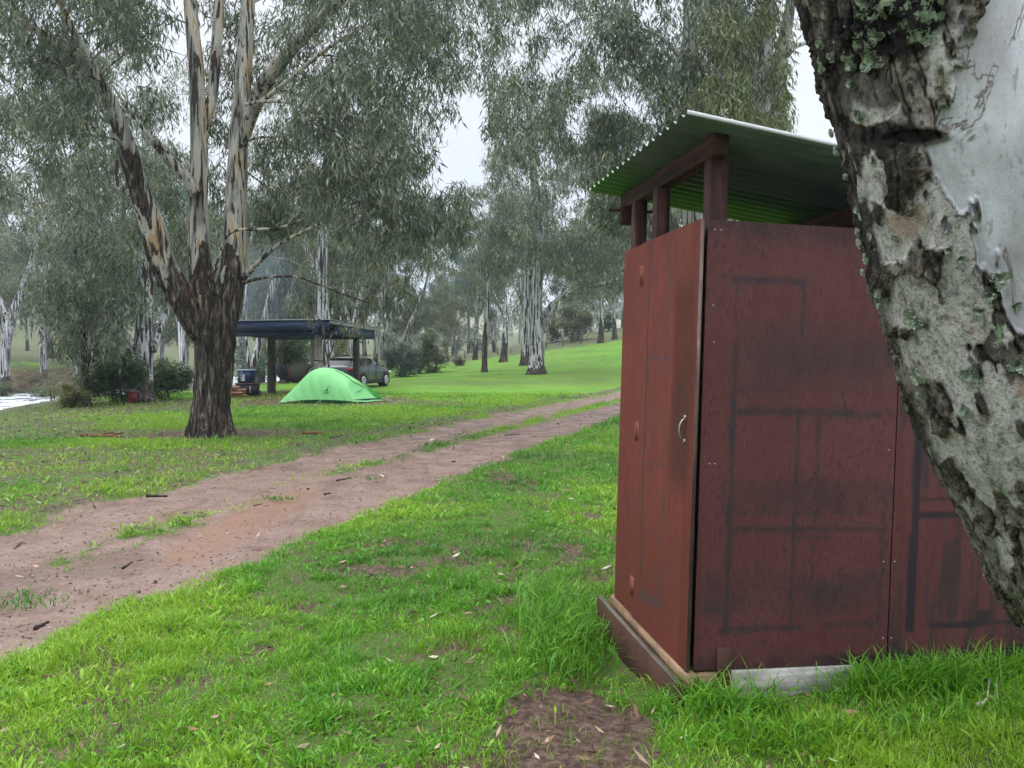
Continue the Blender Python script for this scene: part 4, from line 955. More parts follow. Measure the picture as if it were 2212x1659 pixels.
    Q = np.stack([idx[:-1, :-1], idx[1:, :-1], idx[1:, 1:], idx[:-1, 1:]], -1).reshape(-1, 4)
    V2 = V.copy(); V2[:, 2] -= .0022; Q = np.concatenate([Q[:, ::-1], Q+len(V)])
    m = Mat('grass_reflection_zinc', .55, .4); v = m.coord((.6, 1, 1)); gg = m.noise(3.2, 5, v); 
    pale = m.mix(m.mr(gg, .3, .7), (.20, .25, .23), (.12, .16, .14))
    geo = m.n('ShaderNodeNewGeometry'); sx = m.n('ShaderNodeSeparateXYZ'); tc = m.n('ShaderNodeTexCoord'); m.l(tc.outputs['Object'], sx.inputs[0])
    far = m.mr(sx.outputs[1], .55, 1.35); grass_refl = m.math('MULTIPLY', far, m.mr(gg, .2, .6, .5, 1))
    m.col(m.mix(grass_refl, pale, (.09, .24, .055))); m.b.inputs['Metallic'].default_value = .3  # far end tinted green to paint in the grass reflected by the sheet
    nl = m.noise(18, 4, m.coord((.15, 1, 1))); m.rough(m.mr(nl, .3, .7, .28, .5))
    roof = mk('roof', np.concatenate([V, V2]), [Q], m.m, root, smooth=True)
    b = MB(); xs2 = np.linspace(-.145, 2.7, 10); P = np.stack([xs2, 0*xs2-.158, roofz(xs2)+.008], -1)
    b.box((-.17, -.164, 0), (2.7, -.154, .016)); Vb = b.V[0]; Vb[:, 2] += roofz(Vb[:, 0]); fl = Mat('bright_flashing', .4, .5); fl.col((.58, .61, .62)); b.build('edge_trim', fl.m, roof)
    b = MB()
    for j in range(3):
        for q in (0, 4, 8, 12, 16, 20): b.tube([(.05+j*1.12, -.136+q*.076, roofz(.05+j*1.12)+.018), (.05+j*1.12, -.136+q*.076, roofz(.05+j*1.12)+.027)], .008, 6)
    b.each('roof_screw', HS.m, roof)
    # base: skid, floor plate, plank, bracket
    b = MB(); b.box((-.085, -.03, -.335), (-.045, 1.30, -.055), bev=.004); b.build('skid', SKID, root)
    b = MB(); b.box((-.082, -.02, -.0545), (-.052, 1.32, -.044)); b.build('skid_cap', streak_wood('grey_cap_timber', (.07, .055, .045), (.15, .125, .1), (.24, .20, .16), axis=1), root)
    b = MB(); b.box((-.035, -.045, -.075), (.025, 1.20, -.004), bev=.008); b.build('floor_plate', TANW, root)
    b = MB(); b.box((.03, -.02, -.10), (.2, .02, -.012), bev=.005); b.build('floor_joist', TANW, root)
    b = MB(); b.box((.20, -.012, -.215), (.86, .026, -.006), bev=.004); b.build('base_plank', PALEW, root)
    b = MB(); b.box((.87, .004, -.3), (2.45, .03, -.006), bev=.004); b.build('base_board', streak_wood('dark_base_timber', (.03, .025, .02), (.07, .05, .04), (.12, .09, .07), axis=0), root)
    b = MB(); b.box((.122, -.022, -.30), (.192, -.014, .112), bev=.002); b.tube([(.157, -.021, .02), (.157, -.028, .02)], .009, 8); b.box((.122, -.060, -.30), (.130, -.0225, -.02)); b.build('steel_bracket', SKID, root)
    b = MB()
    for (x, z) in ((.045, H-.045), (.075, H-.045), (.06, 1.55), (.058, .98), (.085, .98), (.98, .5), (1.04, .5), (.985, 1.05), (1.045, 1.4), (.05, 1.72), (.995, .12), (1.04, .12), (1.0, 1.72)):
        b.tube([(x, .001, z), (x, -.0025, z)], .0045, 8)
    b.each('screw', HS.m, root)
    # inside: dark floor and lining seen through the opening
    b = MB(); b.box((.03, .02, -.02), (2.45, 1.1, -.003)); b.build('floor', BEAM, root)
    return root
HUT = hut()

# ------------------------------------------------------------------ the near leaning gum
def near_tree():
    rng = np.random.default_rng(91)
    # axis: (X centre, Y) in photo and radius
    A = []; Rr = []
    LE = [(1640, -330), (1690, -160), (1730, 0), (1768, 160), (1812, 330), (1850, 480), (1880, 600), (1958, 830), (2040, 1000), (2128, 1180), (2225, 1300), (2330, 1460), (2440, 1640), (2530, 1860)]
    HW = [196, 204, 234, 240, 242, 243, 244, 250, 252, 256, 262, 270, 290, 340]
    for i, ((X, Y), h) in enumerate(zip(LE, HW)):
        d = 2.10 + .03*i; A.append(W(X+h+12, Y, d)); Rr.append(h/FP*d*.86)
    A.reverse(); Rr.reverse(); A = np.array(A); Rr = np.array(Rr)
    b = A[0].copy(); b[2] = float(gz(b[0], b[1]))-.1; A[0] = b
    up = [A[-1]+np.array(q) for q in ((-.35, .2, 1.3), (-.9, .5, 2.9), (-1.2, 1.0, 4.6), (-1.0, 1.3, 6.4))]
    ru = [Rr[-1]*q for q in (.9, .75, .5, .25)]
    origin = A[0].copy()
    root = empty('gum_tree', tuple(origin), 'massive leaning gum trunk crusted with bark and lichen beside the red hut', 'tree')
    L = np.concatenate([[0], np.cumsum(np.linalg.norm(np.diff(A, axis=0), axis=1))])
    nk, na = 780, 560
    P = smoothpath(A, nk); r = np.interp(np.linspace(0, 1, nk), np.linspace(0, 1, len(Rr)), Rr)
    T, N, B = frames(P); a = np.linspace(0, 2*np.pi, na, endpoint=False)
    ca, sa = np.cos(a)[None, :, None], np.sin(a)[None, :, None]
    D = ca*N[:, None] + sa*B[:, None]
    s = np.concatenate([[0], np.cumsum(np.linalg.norm(np.diff(P, axis=0), axis=1))])
    th = a[None, :]; S = s[:, None]
    cx, cy = np.cos(th)*.32, np.sin(th)*.32
    def N3(f, fz, sd, o=4): return fbm(cx*f+5, cy*f+5, S*fz, sd, o)
    Vb = P[:, None] + D*r[:, None, None]
    Z = Vb[..., 2]
    Xv, Yv = project(Vb.reshape(-1, 3)); Xa, Ya = project(P); Xv = Xv.reshape(Z.shape); hwp = (Xv.max(1)-Xv.min(1))*.5
    right = np.where(D[..., 1] < .45, (Xv-((Xv.max(1)+Xv.min(1))*.5)[:, None])/hwp[:, None], .9)   # -1 left flank, +1 right flank
    n1 = N3(3.2, 2.0, 111); n2 = N3(9, 5, 112); n3 = N3(30, 12, 113, 3); n4 = N3(18, 4.0, 114, 3)
    white = sstep(-.03, .03, right - np.interp(Z, [1.45, 1.6, 1.69, 1.95, 2.17, 2.4, 2.52, 3.2], [1.6, .75, .15, -.07, -.20, .30, .62, .4]) + (n1-.5)*.75 + (n2-.5)*.6 + (n3-.5)*.55)
    pat = sstep(.03, .06, (N3(5.6, 4.0, 115)-.5)+.8*(n3-.5) - .0 - .16*np.clip(-right-.35, 0, 1))*(1-white)
    # the near-black hollow and the other dark patches
    Xp, Yp = project(Vb.reshape(-1, 3)); Xp = Xp.reshape(Z.shape); Yp = Yp.reshape(Z.shape); front = (D[..., 1] < .1)
    def blob(x, y, a_, b_, sd=116, amp=1.3): return (1-sstep(.6, 1.1, np.hypot((Xp-x)/a_, (Yp-y)/b_) + (N3(7, 6, sd, 3)-.5)*amp))*front
    hol = np.maximum.reduce([blob(1985, 292, 100, 30), blob(1935, 55, 130, 100, 117), .8*blob(1790, 270, 60, 90, 118), .7*blob(1820, 150, 45, 120, 121), .6*blob(1900, 190, 60, 40, 119)])
    for q in ((1895, 400, 30, 55), (1935, 500, 55, 45), (2040, 470, 55, 60), (2080, 600, 40, 90), (1990, 640, 45, 40), (2030, 760, 50, 40), (2085, 700, 50, 30), (1985, 930, 40, 35), (2030, 965, 30, 30), (2140, 1000, 50, 60), (1900, 210, 60, 40)):
        pat = np.maximum(pat, sstep(.0, .05, np.clip(1.25-np.hypot((Xp-q[0])/q[2], (Yp-q[1])/q[3]), -1, .5)*.55 + (N3(9, 6, 143, 4)-.5)*1.3 + (n3-.5)*.5 - .10)*(1-white)*front)
    white = white*(1-hol); pat = pat*(1-hol)
    bark = 1-np.maximum(white, pat)
    lay = N3(9, 5.5, 131, 5)*11; li = np.floor(lay); lf = lay-li; terr = (li + sstep(.0, .22, lf))/11
    lay2 = N3(30, 17, 133, 4)*9; l2 = np.floor(lay2); terr2 = (l2 + sstep(0, .3, lay2-l2))/9
    tone = _h(li.astype(np.int64), l2.astype(np.int64)//2, np.zeros_like(li, np.int64), 7)*.55 + .45*N3(4, 3, 137, 3)
    crack = (1-sstep(.0, .10, lf))*.8
    # plates and furrows: cells stretched along the stem
    ridg = 1-np.abs(2*N3(22, 5.0, 121, 4)-1); ridg2 = 1-np.abs(2*N3(55, 15, 122, 2)-1)
    disp = bark*(.014 + .010*(1-sstep(.90, .98, ridg)) + .075*(terr-.5) + .022*(terr2-.5) + .014*(n3-.5)) + pat*(.008+.012*terr+.006*n3) + (n1-.5)*.030*(1-.6*white) - .016*hol*sstep(.2, .8, blob(1975, 295, 92, 22, 120, 1.6))
    disp = disp + (.018*N3(22, 16, 141, 3))*bark*np.exp(-((Yp-262-10*np.sin(Xp*.045)-(Xp-1985)*.05)/15)**2)*front*(1-sstep(60, 120, np.abs(Xp-1985)))
    flare = 1+.35*np.exp(-S/.25)
    V = P[:, None] + D*((r[:, None]*flare + disp))[..., None]
    idx = np.arange(nk*na).reshape(nk, na); nx = np.roll(idx, -1, axis=1)
    Q = np.stack([idx[:-1], nx[:-1], nx[1:], idx[1:]], -1).reshape(-1, 4)
    m = Mat('lichened_gum_bark', .88, .2)
    v = m.coord((1, 1, .55)); vv = m.coord((1, 1, 1)); aw, ap, ah, af = m.attr('white'), m.attr('patch'), m.attr('hollow'), m.attr('furrow')
    f1 = m.noise(28, 6, v, .72, .4); f2 = m.noise(90, 5, vv, .72); f3 = m.noise(6, 5, vv, .65); cel = m.vor(46, v, 'DISTANCE_TO_EDGE')
    dark = m.ramp(f1, [(.34, (.006, .005, .004)), (.44, (.036, .028, .02)), (.51, (.095, .078, .055)), (.58, (.22, .195, .155)), (.68, (.42, .39, .33))])
    dark = m.mix(m.mr(f2, .52, .64, 0, .75), dark, (.34, .31, .26)); dark = m.mix(m.mr(f2, .34, .46, .75, 0), dark, (.012, .01, .008))
    dark = m.mix(m.mr(f3, .48, .66, 0, .6), dark, (.095, .085, .035))
    dark = m.mix(m.mr(m.attr('tone'), .50, .66, 0, .62), dark, (.33, .31, .275)); dark = m.mix(m.mr(m.attr('tone'), .30, .42, .6, 0), dark, (.025, .02, .015))
    dark = m.mix(m.math('MULTIPLY', af, .85), dark, (.012, .009, .007))
    dark = m.mix(m.mr(cel, 0, .05, .25, 0), dark, (.02, .016, .013))
    wh = m.ramp(m.noise(5, 5, m.coord((1, 1, .35)), .6, .5), [(.28, (.26, .25, .26)), (.42, (.38, .395, .41)), (.52, (.52, .545, .575)), (.62, (.42, .42, .44)), (.74, (.27, .245, .25))])
    wh = m.mix(m.mr(f2, .58, .72, 0, .6), wh, (.16, .15, .15))
    line = m.noise(3.0, 7, m.coord((1, 1, .4)), .55, 1.4); wh = m.mix(m.mr(m.math('ABSOLUTE', m.math('SUBTRACT', line, .5)), 0, .010, .85, 0), wh, (.085, .06, .045))
    pt = m.ramp(f1, [(.36, (.17, .16, .145)), (.46, (.42, .41, .38)), (.60, (.62, .61, .57))]); pt = m.mix(m.mr(f2, .5, .66, 0, .75), pt, (.085, .07, .06))
    pt = m.mix(m.mr(m.noise(9, 4, vv), .60, .68, 0, .6), pt, (.34, .20, .14))
    dark = m.mix(m.mr(m.noise(2.6, 3, vv, .5), .44, .58, .75, 0), dark, (.016, .012, .010))
    mauve = m.mr(m.noise(2.0, 4, m.coord((1, 1, .5)), .6, .8), .53, .56, 0, .75); wh = m.mix(mauve, wh, (.27, .245, .265))
    wh = m.mix(m.mr(m.noise(40, 4, m.coord((1, 1, .3)), .7), .56, .66, 0, .6), wh, (.20, .18, .17)); wh = m.mix(m.mr(m.noise(11, 6, m.coord((1, 1, .25)), .75), .52, .64, 0, .5), wh, (.30, .30, .32))
    c = m.mix(ap, dark, pt); c = m.mix(aw, c, wh); c = m.mix(m.math('MULTIPLY', ah, .92), c, (.010, .009, .011))
    lic = m.mr(m.math('ADD', m.noise(14, 5, vv, .7), m.math('MULTIPLY', m.noise(2.4, 3, vv), .55)), .90, .93, 0, .8)
    lic = m.math('MULTIPLY', lic, m.math('SUBTRACT', 1.0, aw)); c = m.mix(lic, c, (.27, .36, .22))
    m.col(c); m.bump(m.math('MULTIPLY', m.math('ADD', m.math('MULTIPLY', f1, 1.0), m.math('MULTIPLY', f2, .6)), m.mr(aw, 0, 1, 1, .14)), m.bs, .02)
    fur = np.maximum(sstep(.92, .985, ridg), crack*.8)*bark
    mk('trunk', V.reshape(-1, 3)-origin, [Q], m.m, root, smooth=True, attrs=dict(white=white.reshape(-1), patch=pat.reshape(-1), hollow=hol.reshape(-1), furrow=fur.reshape(-1), tone=tone.reshape(-1)))
    # lichen rosettes
    LM = Mat('pale_green_lichen', .95, .05); LM.col(LM.ramp(LM.noise(60, 4, LM.coord()), [(.3, (.20, .26, .18)), (.5, (.36, .44, .33)), (.7, (.55, .62, .50))]))
    VV = V.reshape(-1, 3); DD = D.reshape(-1, 3); Xq, Yq = project(VV); fr = DD[:, 1] < .55
    Xf, Yf, Vf, Df = Xq[fr], Yq[fr], VV[fr], DD[fr]
    spots = [(1978, 690, 44), (2100, 806, 42), (1985, 812, 40), (2200, 790, 34), (2158, 603, 34), (2086, 884, 22), (2120, 950, 14), (2115, 672, 20), (1885, 130, 40), (1890, 80, 28), (1870, 5, 32), (1842, 140, 24), (1800, 120, 20), (2000, 90, 14), (1840, 178, 14), (1858, 250, 24),
             (1852, 525, 22), (1872, 560, 20), (1848, 455, 14), (1898, 635, 15), (1856, 590, 14), (1866, 430, 12), (1768, 90, 22), (1792, 330, 20), (1790, 290, 16), (1772, 150, 16), (1826, 380, 12), (1852, 500, 16), (2050, 540, 14), (2075, 560, 12), (1935, 515, 12), (2140, 640, 16), (1900, 660, 12), (2195, 660, 14), (1990, 850, 12)]
    for X, Y, w in spots:
        k = np.argmin((Xf-X)**2+(Yf-Y)**2 + 900*np.clip(Df[:, 1]+.1, 0, 1)); c = Vf[k]; nrm = Df[k]; rad = w/FP*2.15*.66
        t1 = np.cross(nrm, [0, 0, 1]); t1 /= np.linalg.norm(t1); t2 = np.cross(nrm, t1)
        mb = MB(); q = int(60+rad*9500)
        for j in range(q):
            rr = rad*math.sqrt(rng.random())*.95; an = rng.random()*6.28; rr *= (.8+.3*math.sin(an*3+X)); p = c + t1*rr*math.cos(an)*.95+t2*rr*math.sin(an)
            e = rng.uniform(.0014, .0034)*(1+rad*4); an2 = an+rng.normal()*.5; o = t1*math.cos(an2)+t2*math.sin(an2); si = np.cross(nrm, o); lift = nrm*(.003+rng.random()*.008*(1-.5*rr/rad))
            pts = [p+lift*.3-o*e, p+lift*.8-si*e*.9, p+lift*.8+si*e*.9, p+lift*1.2+o*e*.5-si*e*1.0, p+lift*1.6+o*e*.9, p+lift*1.2+o*e*.5+si*e*1.0]
            mb.add(np.array(pts)-origin, [np.array([[0, 1, 2], [3, 4, 5]]), np.array([[1, 3, 5, 2]])])
        mb.build('lichen', LM.m, root)
    # the limbs and leaves overhead, out of the picture
    st = [(np.vstack([A[-1:], np.array(up)]), np.array([Rr[-1]]+ru)), (np.array([up[0], up[0]+[1.2, .5, 1.2], up[0]+[2.4, .8, 3.2]]), np.array([.2, .14, .06]))]
    P_ = np.array([up[-1]+rng.normal(size=3)*[1.6, 1.6, 1.0] for _ in range(16)] + [up[0]+[2.4, .8, 3.4]+rng.normal(size=3)*[1.3, 1.3, .8] for _ in range(10)]); P_[:, 2] = np.maximum(P_[:, 2], 6.4)
    br = skeleton(st, P_, np.full(len(P_), .8), rng, twigs=3, lowest=.5)
    limbs_mesh('limbs', br, BARK_GREY, root, origin, -5, rng, nmain=2, flare=False, k_main=16)
    Vl, F, t = leaves(P_, np.full(len(P_), .75), np.full(len(P_), 260), .17, .024, rng, gap=False); mk('crown', Vl-origin, [F], LEAF_GUM, root, attrs={'tint': t})
near_tree()

# ------------------------------------------------------------------ the camp
def tent():
    d = 25.4; k = d/FP*2212/3840/4.608       # metres per pixel of the enlarged photograph
    def z1(px, py, dd): return W((1020+px/4.608)*.57604, (1300+py/4.608)*.57604, dd)
    ridge = [(228, 942, 0), (300, 862, .05), (400, 760, .14), (480, 672, .2), (560, 582, .27), (640, 500, .34), (720, 432, .42), (790, 395, .47), (870, 374, .52), (960, 369, .56), (1040, 382, .60), (1100, 400, .64), (1200, 442, .69), (1300, 492, .75), (1400, 560, .80), (1470, 622, .85), (1540, 680, .89), (1600, 732, .93), (1665, 810, .97), (1728, 905, 1)]
    fb = [(228, 950), (330, 985), (480, 988), (700, 985), (830, 983), (1000, 980), (1200, 977), (1445, 968)]
    hem = [(228, 945), (330, 950), (480, 925), (700, 908), (860, 905), (1000, 918), (1200, 930), (1445, 944)]
    F0 = z1(228, 950, 25.4); F1 = z1(1445, 972, 25.0); F1[2] = gz(F1[0], F1[1]); F0[2] = gz(F0[0], F0[1])
    depth = np.array([.62, 1.75, 0])
    root = empty('tent', tuple((F0+F1)/2), 'bright green low dome tent pitched in front of the picnic shelter', 'tent'); org = (F0+F1)/2
    n = 60; m = 26; V = np.zeros((n, m, 3)); ss = np.linspace(0, 1, n)
    rx = np.array([p[0] for p in ridge]); rt = np.linspace(0, 1, len(ridge))
    px = 228 + (1728-228)*ss; py = np.interp(px, rx, [p[1] for p in ridge])
    for i, s in enumerate(ss):
        f = min(1, px[i]/1.0)
        # ridge point height at mid depth
        q = W((1020+px[i]/4.608)*.57604, (1300+py[i]/4.608)*.57604, 25.4+.75+.0*s)
        # footprint front and rear at this station
        tt = (px[i]-228)/(1445-228)
        if tt <= 1: a = F0+(F1-F0)*tt
        else: a = F1 + depth*min(1, (tt-1)/((1728-1445)/(1445-228)))*.98
        b = F0 + (F1-F0)*min(1, max(0, (tt-.05)/1.0)) + depth*(min(1, .25+tt*3.0))
        if tt > 1: b = F1 + depth
        w = np.linspace(0, 1, m)
        base = a[None]*(1-w)[:, None] + b[None]*w[:, None]
        h = max(q[2]-gz(q[0], q[1]), .02)
        prof = np.clip(1-np.abs(2*w-1)**2.3, 0, 1)**.72
        zz = gz(base[:, 0], base[:, 1]) + .02 + h*prof
        cx = q[0]-base[m//2, 0]
        V[i] = base; V[i, :, 2] = zz; V[i, :, 0] += cx*prof
    Vf = V.copy()
    fold = .012*np.sin(ss*60)[:, None]*np.linspace(1, 0, m)[None]**3 + (fbm(ss[:, None]*9, np.linspace(0, 1, m)[None]*5, 0, 131, 3)-.5)*.05
    Vf[:, 1:-1, 1] += fold[:, 1:-1]
    idx = np.arange(n*m).reshape(n, m); Q = np.stack([idx[:-1, :-1], idx[1:, :-1], idx[1:, 1:], idx[:-1, 1:]], -1).reshape(-1, 4)
    g = Mat('green_tent_nylon', .5, .4); g.col(g.mix(g.mr(g.noise(1.2, 3, g.coord()), .3, .7, 0, .25), (.27, .70, .27), (.22, .60, .22)))
    tr = g.n('ShaderNodeBsdfTranslucent'); tr.inputs[0].default_value = (.16, .75, .25, 1); mx = g.n('ShaderNodeMixShader'); mx.inputs[0].default_value = .3
    g.l(g.b.outputs[0], mx.inputs[1]); g.l(tr.outputs[0], mx.inputs[2]); g.l(mx.outputs[0], g.out.inputs['Surface'])
    Vf[:, 0, 2] += .10*np.sin(np.pi*np.clip(ss*1.15, 0, 1))**.5; Vf[:, -1, 2] += .08
    mk('flysheet', Vf.reshape(-1, 3)-org, [Q], g.m, root, smooth=True)
    # dark skirt of the inner tent along the front and right foot
    skirt = solid('dark_green_groundsheet', (.02, .11, .06), .5, .4, .1)
    P = [F0+[.3, .03, .0], F0+(F1-F0)*.35+[0, .03, 0], F0+(F1-F0)*.7+[0, .03, 0], F1+[-.03, .03, 0], F1+depth*.5+[-.04, 0, 0], F1+depth*.95+[-.05, 0, 0]]
    P = np.array(P); P[:, 2] = gz(P[:, 0], P[:, 1])+.01; mb = MB(); top = P.copy(); top[:, 2] += np.array([.03, .16, .14, .13, .12, .08]); top[:, 1] += .03
    mb.add(np.concatenate([P, top, P+[0, .1, 0]])-org, [np.array([[i, i+1, i+7, i+6] for i in range(5)]), np.array([[i+1, i, i+12, i+13] for i in range(5)])]); mb.build('groundsheet', skirt, root)
    # black mark on the side
    ink = Mat('black_print', .7, .2); ink.col((.02, .03, .02)); mb = MB()
    def on(px_, py_):
        # nearest tent vertex in view, slightly proud
        Xp, Yp = project(Vf.reshape(-1, 3)); X, Y = (1020+px_/4.608)*.57604, (1300+py_/4.608)*.57604; kk = np.argsort((Xp-X)**2+(Yp-Y)**2 + 40*(Vf.reshape(-1, 3)[:, 1]-24))[0]
        return W(X, Y, Vf.reshape(-1, 3)[kk, 1]-.035)
    for pl, r_ in (([(905, 752), (930, 768), (960, 762), (968, 745), (930, 745)], .010), ([(944, 745), (952, 715), (990, 684)], .007), ([(875, 782), (935, 790), (1000, 786)], .007), ([(908, 806), (960, 806)], .004)):
        mb.tube(np.array([on(*q) for q in pl])-org, r_, 5)
    mb.build('logo', ink.m, root)
    # small vent flap, seam poles and guy lines
    mb = MB(); p = [on(1458, 775), on(1548, 735), on(1600, 765), on(1465, 790)]; p = np.array(p)-org; q = p.copy(); q[1:3] += [0, -.12, .02]; mb.add(q, [np.array([[0, 1, 2, 3]])]); mb.build('vent_flap', g.m, root)
    cord = solid('pale_cord', (.5, .55, .45), .8, .2, .1); mb = MB()
    e = F1+depth*.95
    for a, b in ((F0+(F1-F0)*.52+[0, 0, .12], F0+(F1-F0)*.50+[-.06, -.5, .0]), (e+[.0, 0, .1], e+[.35, -.2, 0]), (F0+[.05, 0, .1], F0+[-.2, -.2, .0])): mb.tube(np.array([a, b])-org, .006, 4)
    mb.each('guy_line', cord, root)
    bk = solid('black_tent_pole', (.015, .02, .015), .4, .5, .1); mb = MB()
    Pp = V[6:26:2, m//2-2]+[0, 0, .012]; mb.tube(Pp-org, .009, 5); Pp = V[36:56:2, m//2-2]+[0, 0, .012]; mb.tube(Pp-org, .009, 5); mb.each('pole', bk, root)
tent()

NAVY = solid('dark_blue_steel_beam', (.018, .038, .095), .5, .4, .3, 3)
ZINC = solid('grey_zinc_sheet', (.34, .36, .39), .5, .5, .3, 4)
OLDW = streak_wood('grey_round_post', (.14, .125, .11), (.32, .30, .275), (.45, .43, .40)); DARKW = streak_wood('dark_round_post', (.035, .03, .027), (.09, .078, .068), (.17, .14, .115))
def shelter():
    A = W(1228*.576, 1198*.576, 29.0)      # front right top corner
    sx = np.array([-4.0, 1.05, 0])/4.136; sy = np.array([1.05, 4.0, 0])/4.136
    root = empty('picnic_shelter', (A[0], A[1], 0), 'open picnic shelter with a thin zinc roof on round posts behind the green tent', 'shelter')
    def loc(a, b, z): return np.array([sx[0]*a+sy[0]*b, sx[1]*a+sy[1]*b, z])
    zt = A[2]
    def bar(name, a0, a1, b0, b1, za, zb, mat, parent=root, slope=0.0, bev=0):
        V = np.array([loc(a, b, z - slope*b) for z in (za, zb) for a, b in ((a0, b0), (a1, b0), (a1, b1), (a0, b1))])
        F = np.array([[0, 1, 2, 3], [7, 6, 5, 4], [4, 5, 1, 0], [5, 6, 2, 1], [6, 7, 3, 2], [7, 4, 0, 3]])
        return mk(name, V, [F], mat, parent)
    sl = .035
    # corrugated sheet
    ys = np.linspace(-.1, 4.9, 4); xs = np.linspace(-.15, 5.2, 54*5); Xa, Yb = np.meshgrid(xs, ys)
    V = np.stack([loc(a, b, zt-sl*b+.018*math.sin(a/.1*2*math.pi)) for a, b in zip(Xa.reshape(-1), Yb.reshape(-1))]); idx = np.arange(V.shape[0]).reshape(Xa.shape)
    Q = np.stack([idx[:-1, :-1], idx[:-1, 1:], idx[1:, 1:], idx[1:, :-1]], -1).reshape(-1, 4); mk('roof', V, [Q], ZINC, root, smooth=True)
    bar('fascia', -.05, 5.1, -.03, .04, zt-.40, zt-.03, NAVY)
    bar('fascia', -.09, -.03, .045, 4.6, zt-.155, zt-.03, ZINC, slope=sl)
    bar('beam', .0, 5.0, .62, .76, zt-.60, zt-.405, NAVY)
    bar('beam', .0, 5.0, 4.0, 4.14, zt-.66, zt-.20, NAVY)
    bar('beam', -.02, .12, .77, 3.98, zt-.52, zt-.16, NAVY, slope=sl)
    bar('beam', 4.3, 4.42, .77, 3.98, zt-.52, zt-.16, NAVY, slope=sl)
    for j in range(5): bar('rafter', .9+j*.7, .96+j*.7, .05, 4.8, zt-.14, zt-.03, NAVY, slope=sl)
    def post(X, Yb, w, mat, d=None, top=zt-.55):
        b = W(X, Yb, d); g = float(gz(b[0], b[1])); r = w/FP*d/2; m = 14; P = np.linspace(0, 1, m)[:, None]*np.array([0, 0, top-g+.1]) + np.array([b[0]-A[0], b[1]-A[1], g-.1]); P[:, 0] += np.linspace(0, .03, m)
        k = 14; V, F = tube(P, np.linspace(r*1.08, r*.95, m), k); th = np.tile(np.arange(k)/k*6.28, m); V = V + (fbm(np.cos(th)*3+X, np.sin(th)*3, V[:, 2]*.8, 141, 3)-.5)[:, None]*.05*np.array([1, 1, 0]); 
        return mk('post', V, F, mat, root, smooth=True), b
    post(586, 849, 17, DARKW, 31.6); p2, b2 = post(687, 858, 17, OLDW, 29.9); post(769, 836, 14.5, DARKW, 33.3); post(676, 838, 11, OLDW, 34.2)
    mb = MB(); r = .165; t = np.linspace(0, 2*np.pi, 17); zc = W(687, 779, 29.9)[2]; o = np.array([b2[0]-A[0]+.012, b2[1]-A[1], 0])
    V = np.array([o+[r*math.cos(a), r*math.sin(a), zc+dz-.02*math.cos(a)] for a in t[:-1] for dz in (-.02, .02)]); k = 16; F = np.array([[2*i, 2*((i+1) % k), 2*((i+1) % k)+1, 2*i+1] for i in range(k)]); mb.add(V, [F]); mb.build('strap', solid('black_webbing', (.01, .01, .012), .7, .2, .1), p2)
    return A, b2
SHA, POST2 = shelter()

def hammock():
    a = W(586, 795, 31.6); b = W(687, 779, 29.9); c = (a+b)/2
    root = empty('hammock', tuple(c), 'dark olive enclosed hammock slung between two shelter posts', 'hammock')
    def q(px, py, d): return W((800+px/3.403)*.57604, (1150+py/3.403)*.57604, d)
    up = [(790, 822), (815, 770), (842, 722), (895, 698), (960, 712), (1015, 716), (1080, 690), (1150, 690), (1205, 728), (1275, 742)]
    lo = [(790, 828), (830, 905), (870, 930), (935, 945), (1010, 962), (1080, 968), (1140, 955), (1180, 900), (1230, 800), (1275, 750)]
    n = 40; U = smoothpath(np.array([q(x, y, 31.3-1.3*i/9) for i, (x, y) in enumerate(up)]), n); L = smoothpath(np.array([q(x, y, 31.3-1.3*i/9) for i, (x, y) in enumerate(lo)]), n)
    k = 18; V = []
    for i in range(n):
        s = i/(n-1); w = .30*math.sin(math.pi*min(1, max(0, s*1.02)))**.7+.02; cc = (U[i]+L[i])/2; h = (U[i]-L[i])/2
        for j in range(k):
            t = 2*math.pi*j/k; V.append(cc + h*math.cos(t) + np.array([.25, -1, 0])*w*math.sin(t) + np.array([0, 0, .012*math.sin(s*40+j)]))
    V = np.array(V)-c; idx = np.arange(n*k).reshape(n, k); nx = np.roll(idx, -1, 1); Q = np.stack([idx[:-1], idx[1:], nx[1:], nx[:-1]], -1).reshape(-1, 4)
    fab = solid('dark_olive_nylon', (.085, .095, .07), .55, .4, .3, 2); fab2 = solid('black_mesh', (.008, .012, .022), .6, .3, .2, 3)
    cut = int(n*.40); lo_m = Q.reshape(n-1, k, 4); sel = np.zeros((n-1, k), bool); sel[:cut, [j for j in range(k) if math.cos(2*math.pi*(j+.5)/k) > -.35]] = True
    mk('shell', V, [lo_m[~sel]], fab, root, smooth=True); mk('mesh_top', V, [lo_m[sel]], fab2, root, smooth=True)
    mb = MB(); P = np.array([V[cut*k+j]*1.0+np.array([-.0, -.03, 0]) for j in range(1, 8)]); mb.tube(P, .018, 5); mb.build('trim', solid('pink_trim', (.30, .04, .09), .6, .3, .1), root)
    mb = MB(); mb.tube(np.array([a-c, V[:k].mean(0)]), .015, 5); mb.tube(np.array([V[-k:].mean(0), b-c]), .02, 5); mb.build('strap', solid('hammock_strap', (.02, .02, .022), .7, .2, .1), root)
hammock()

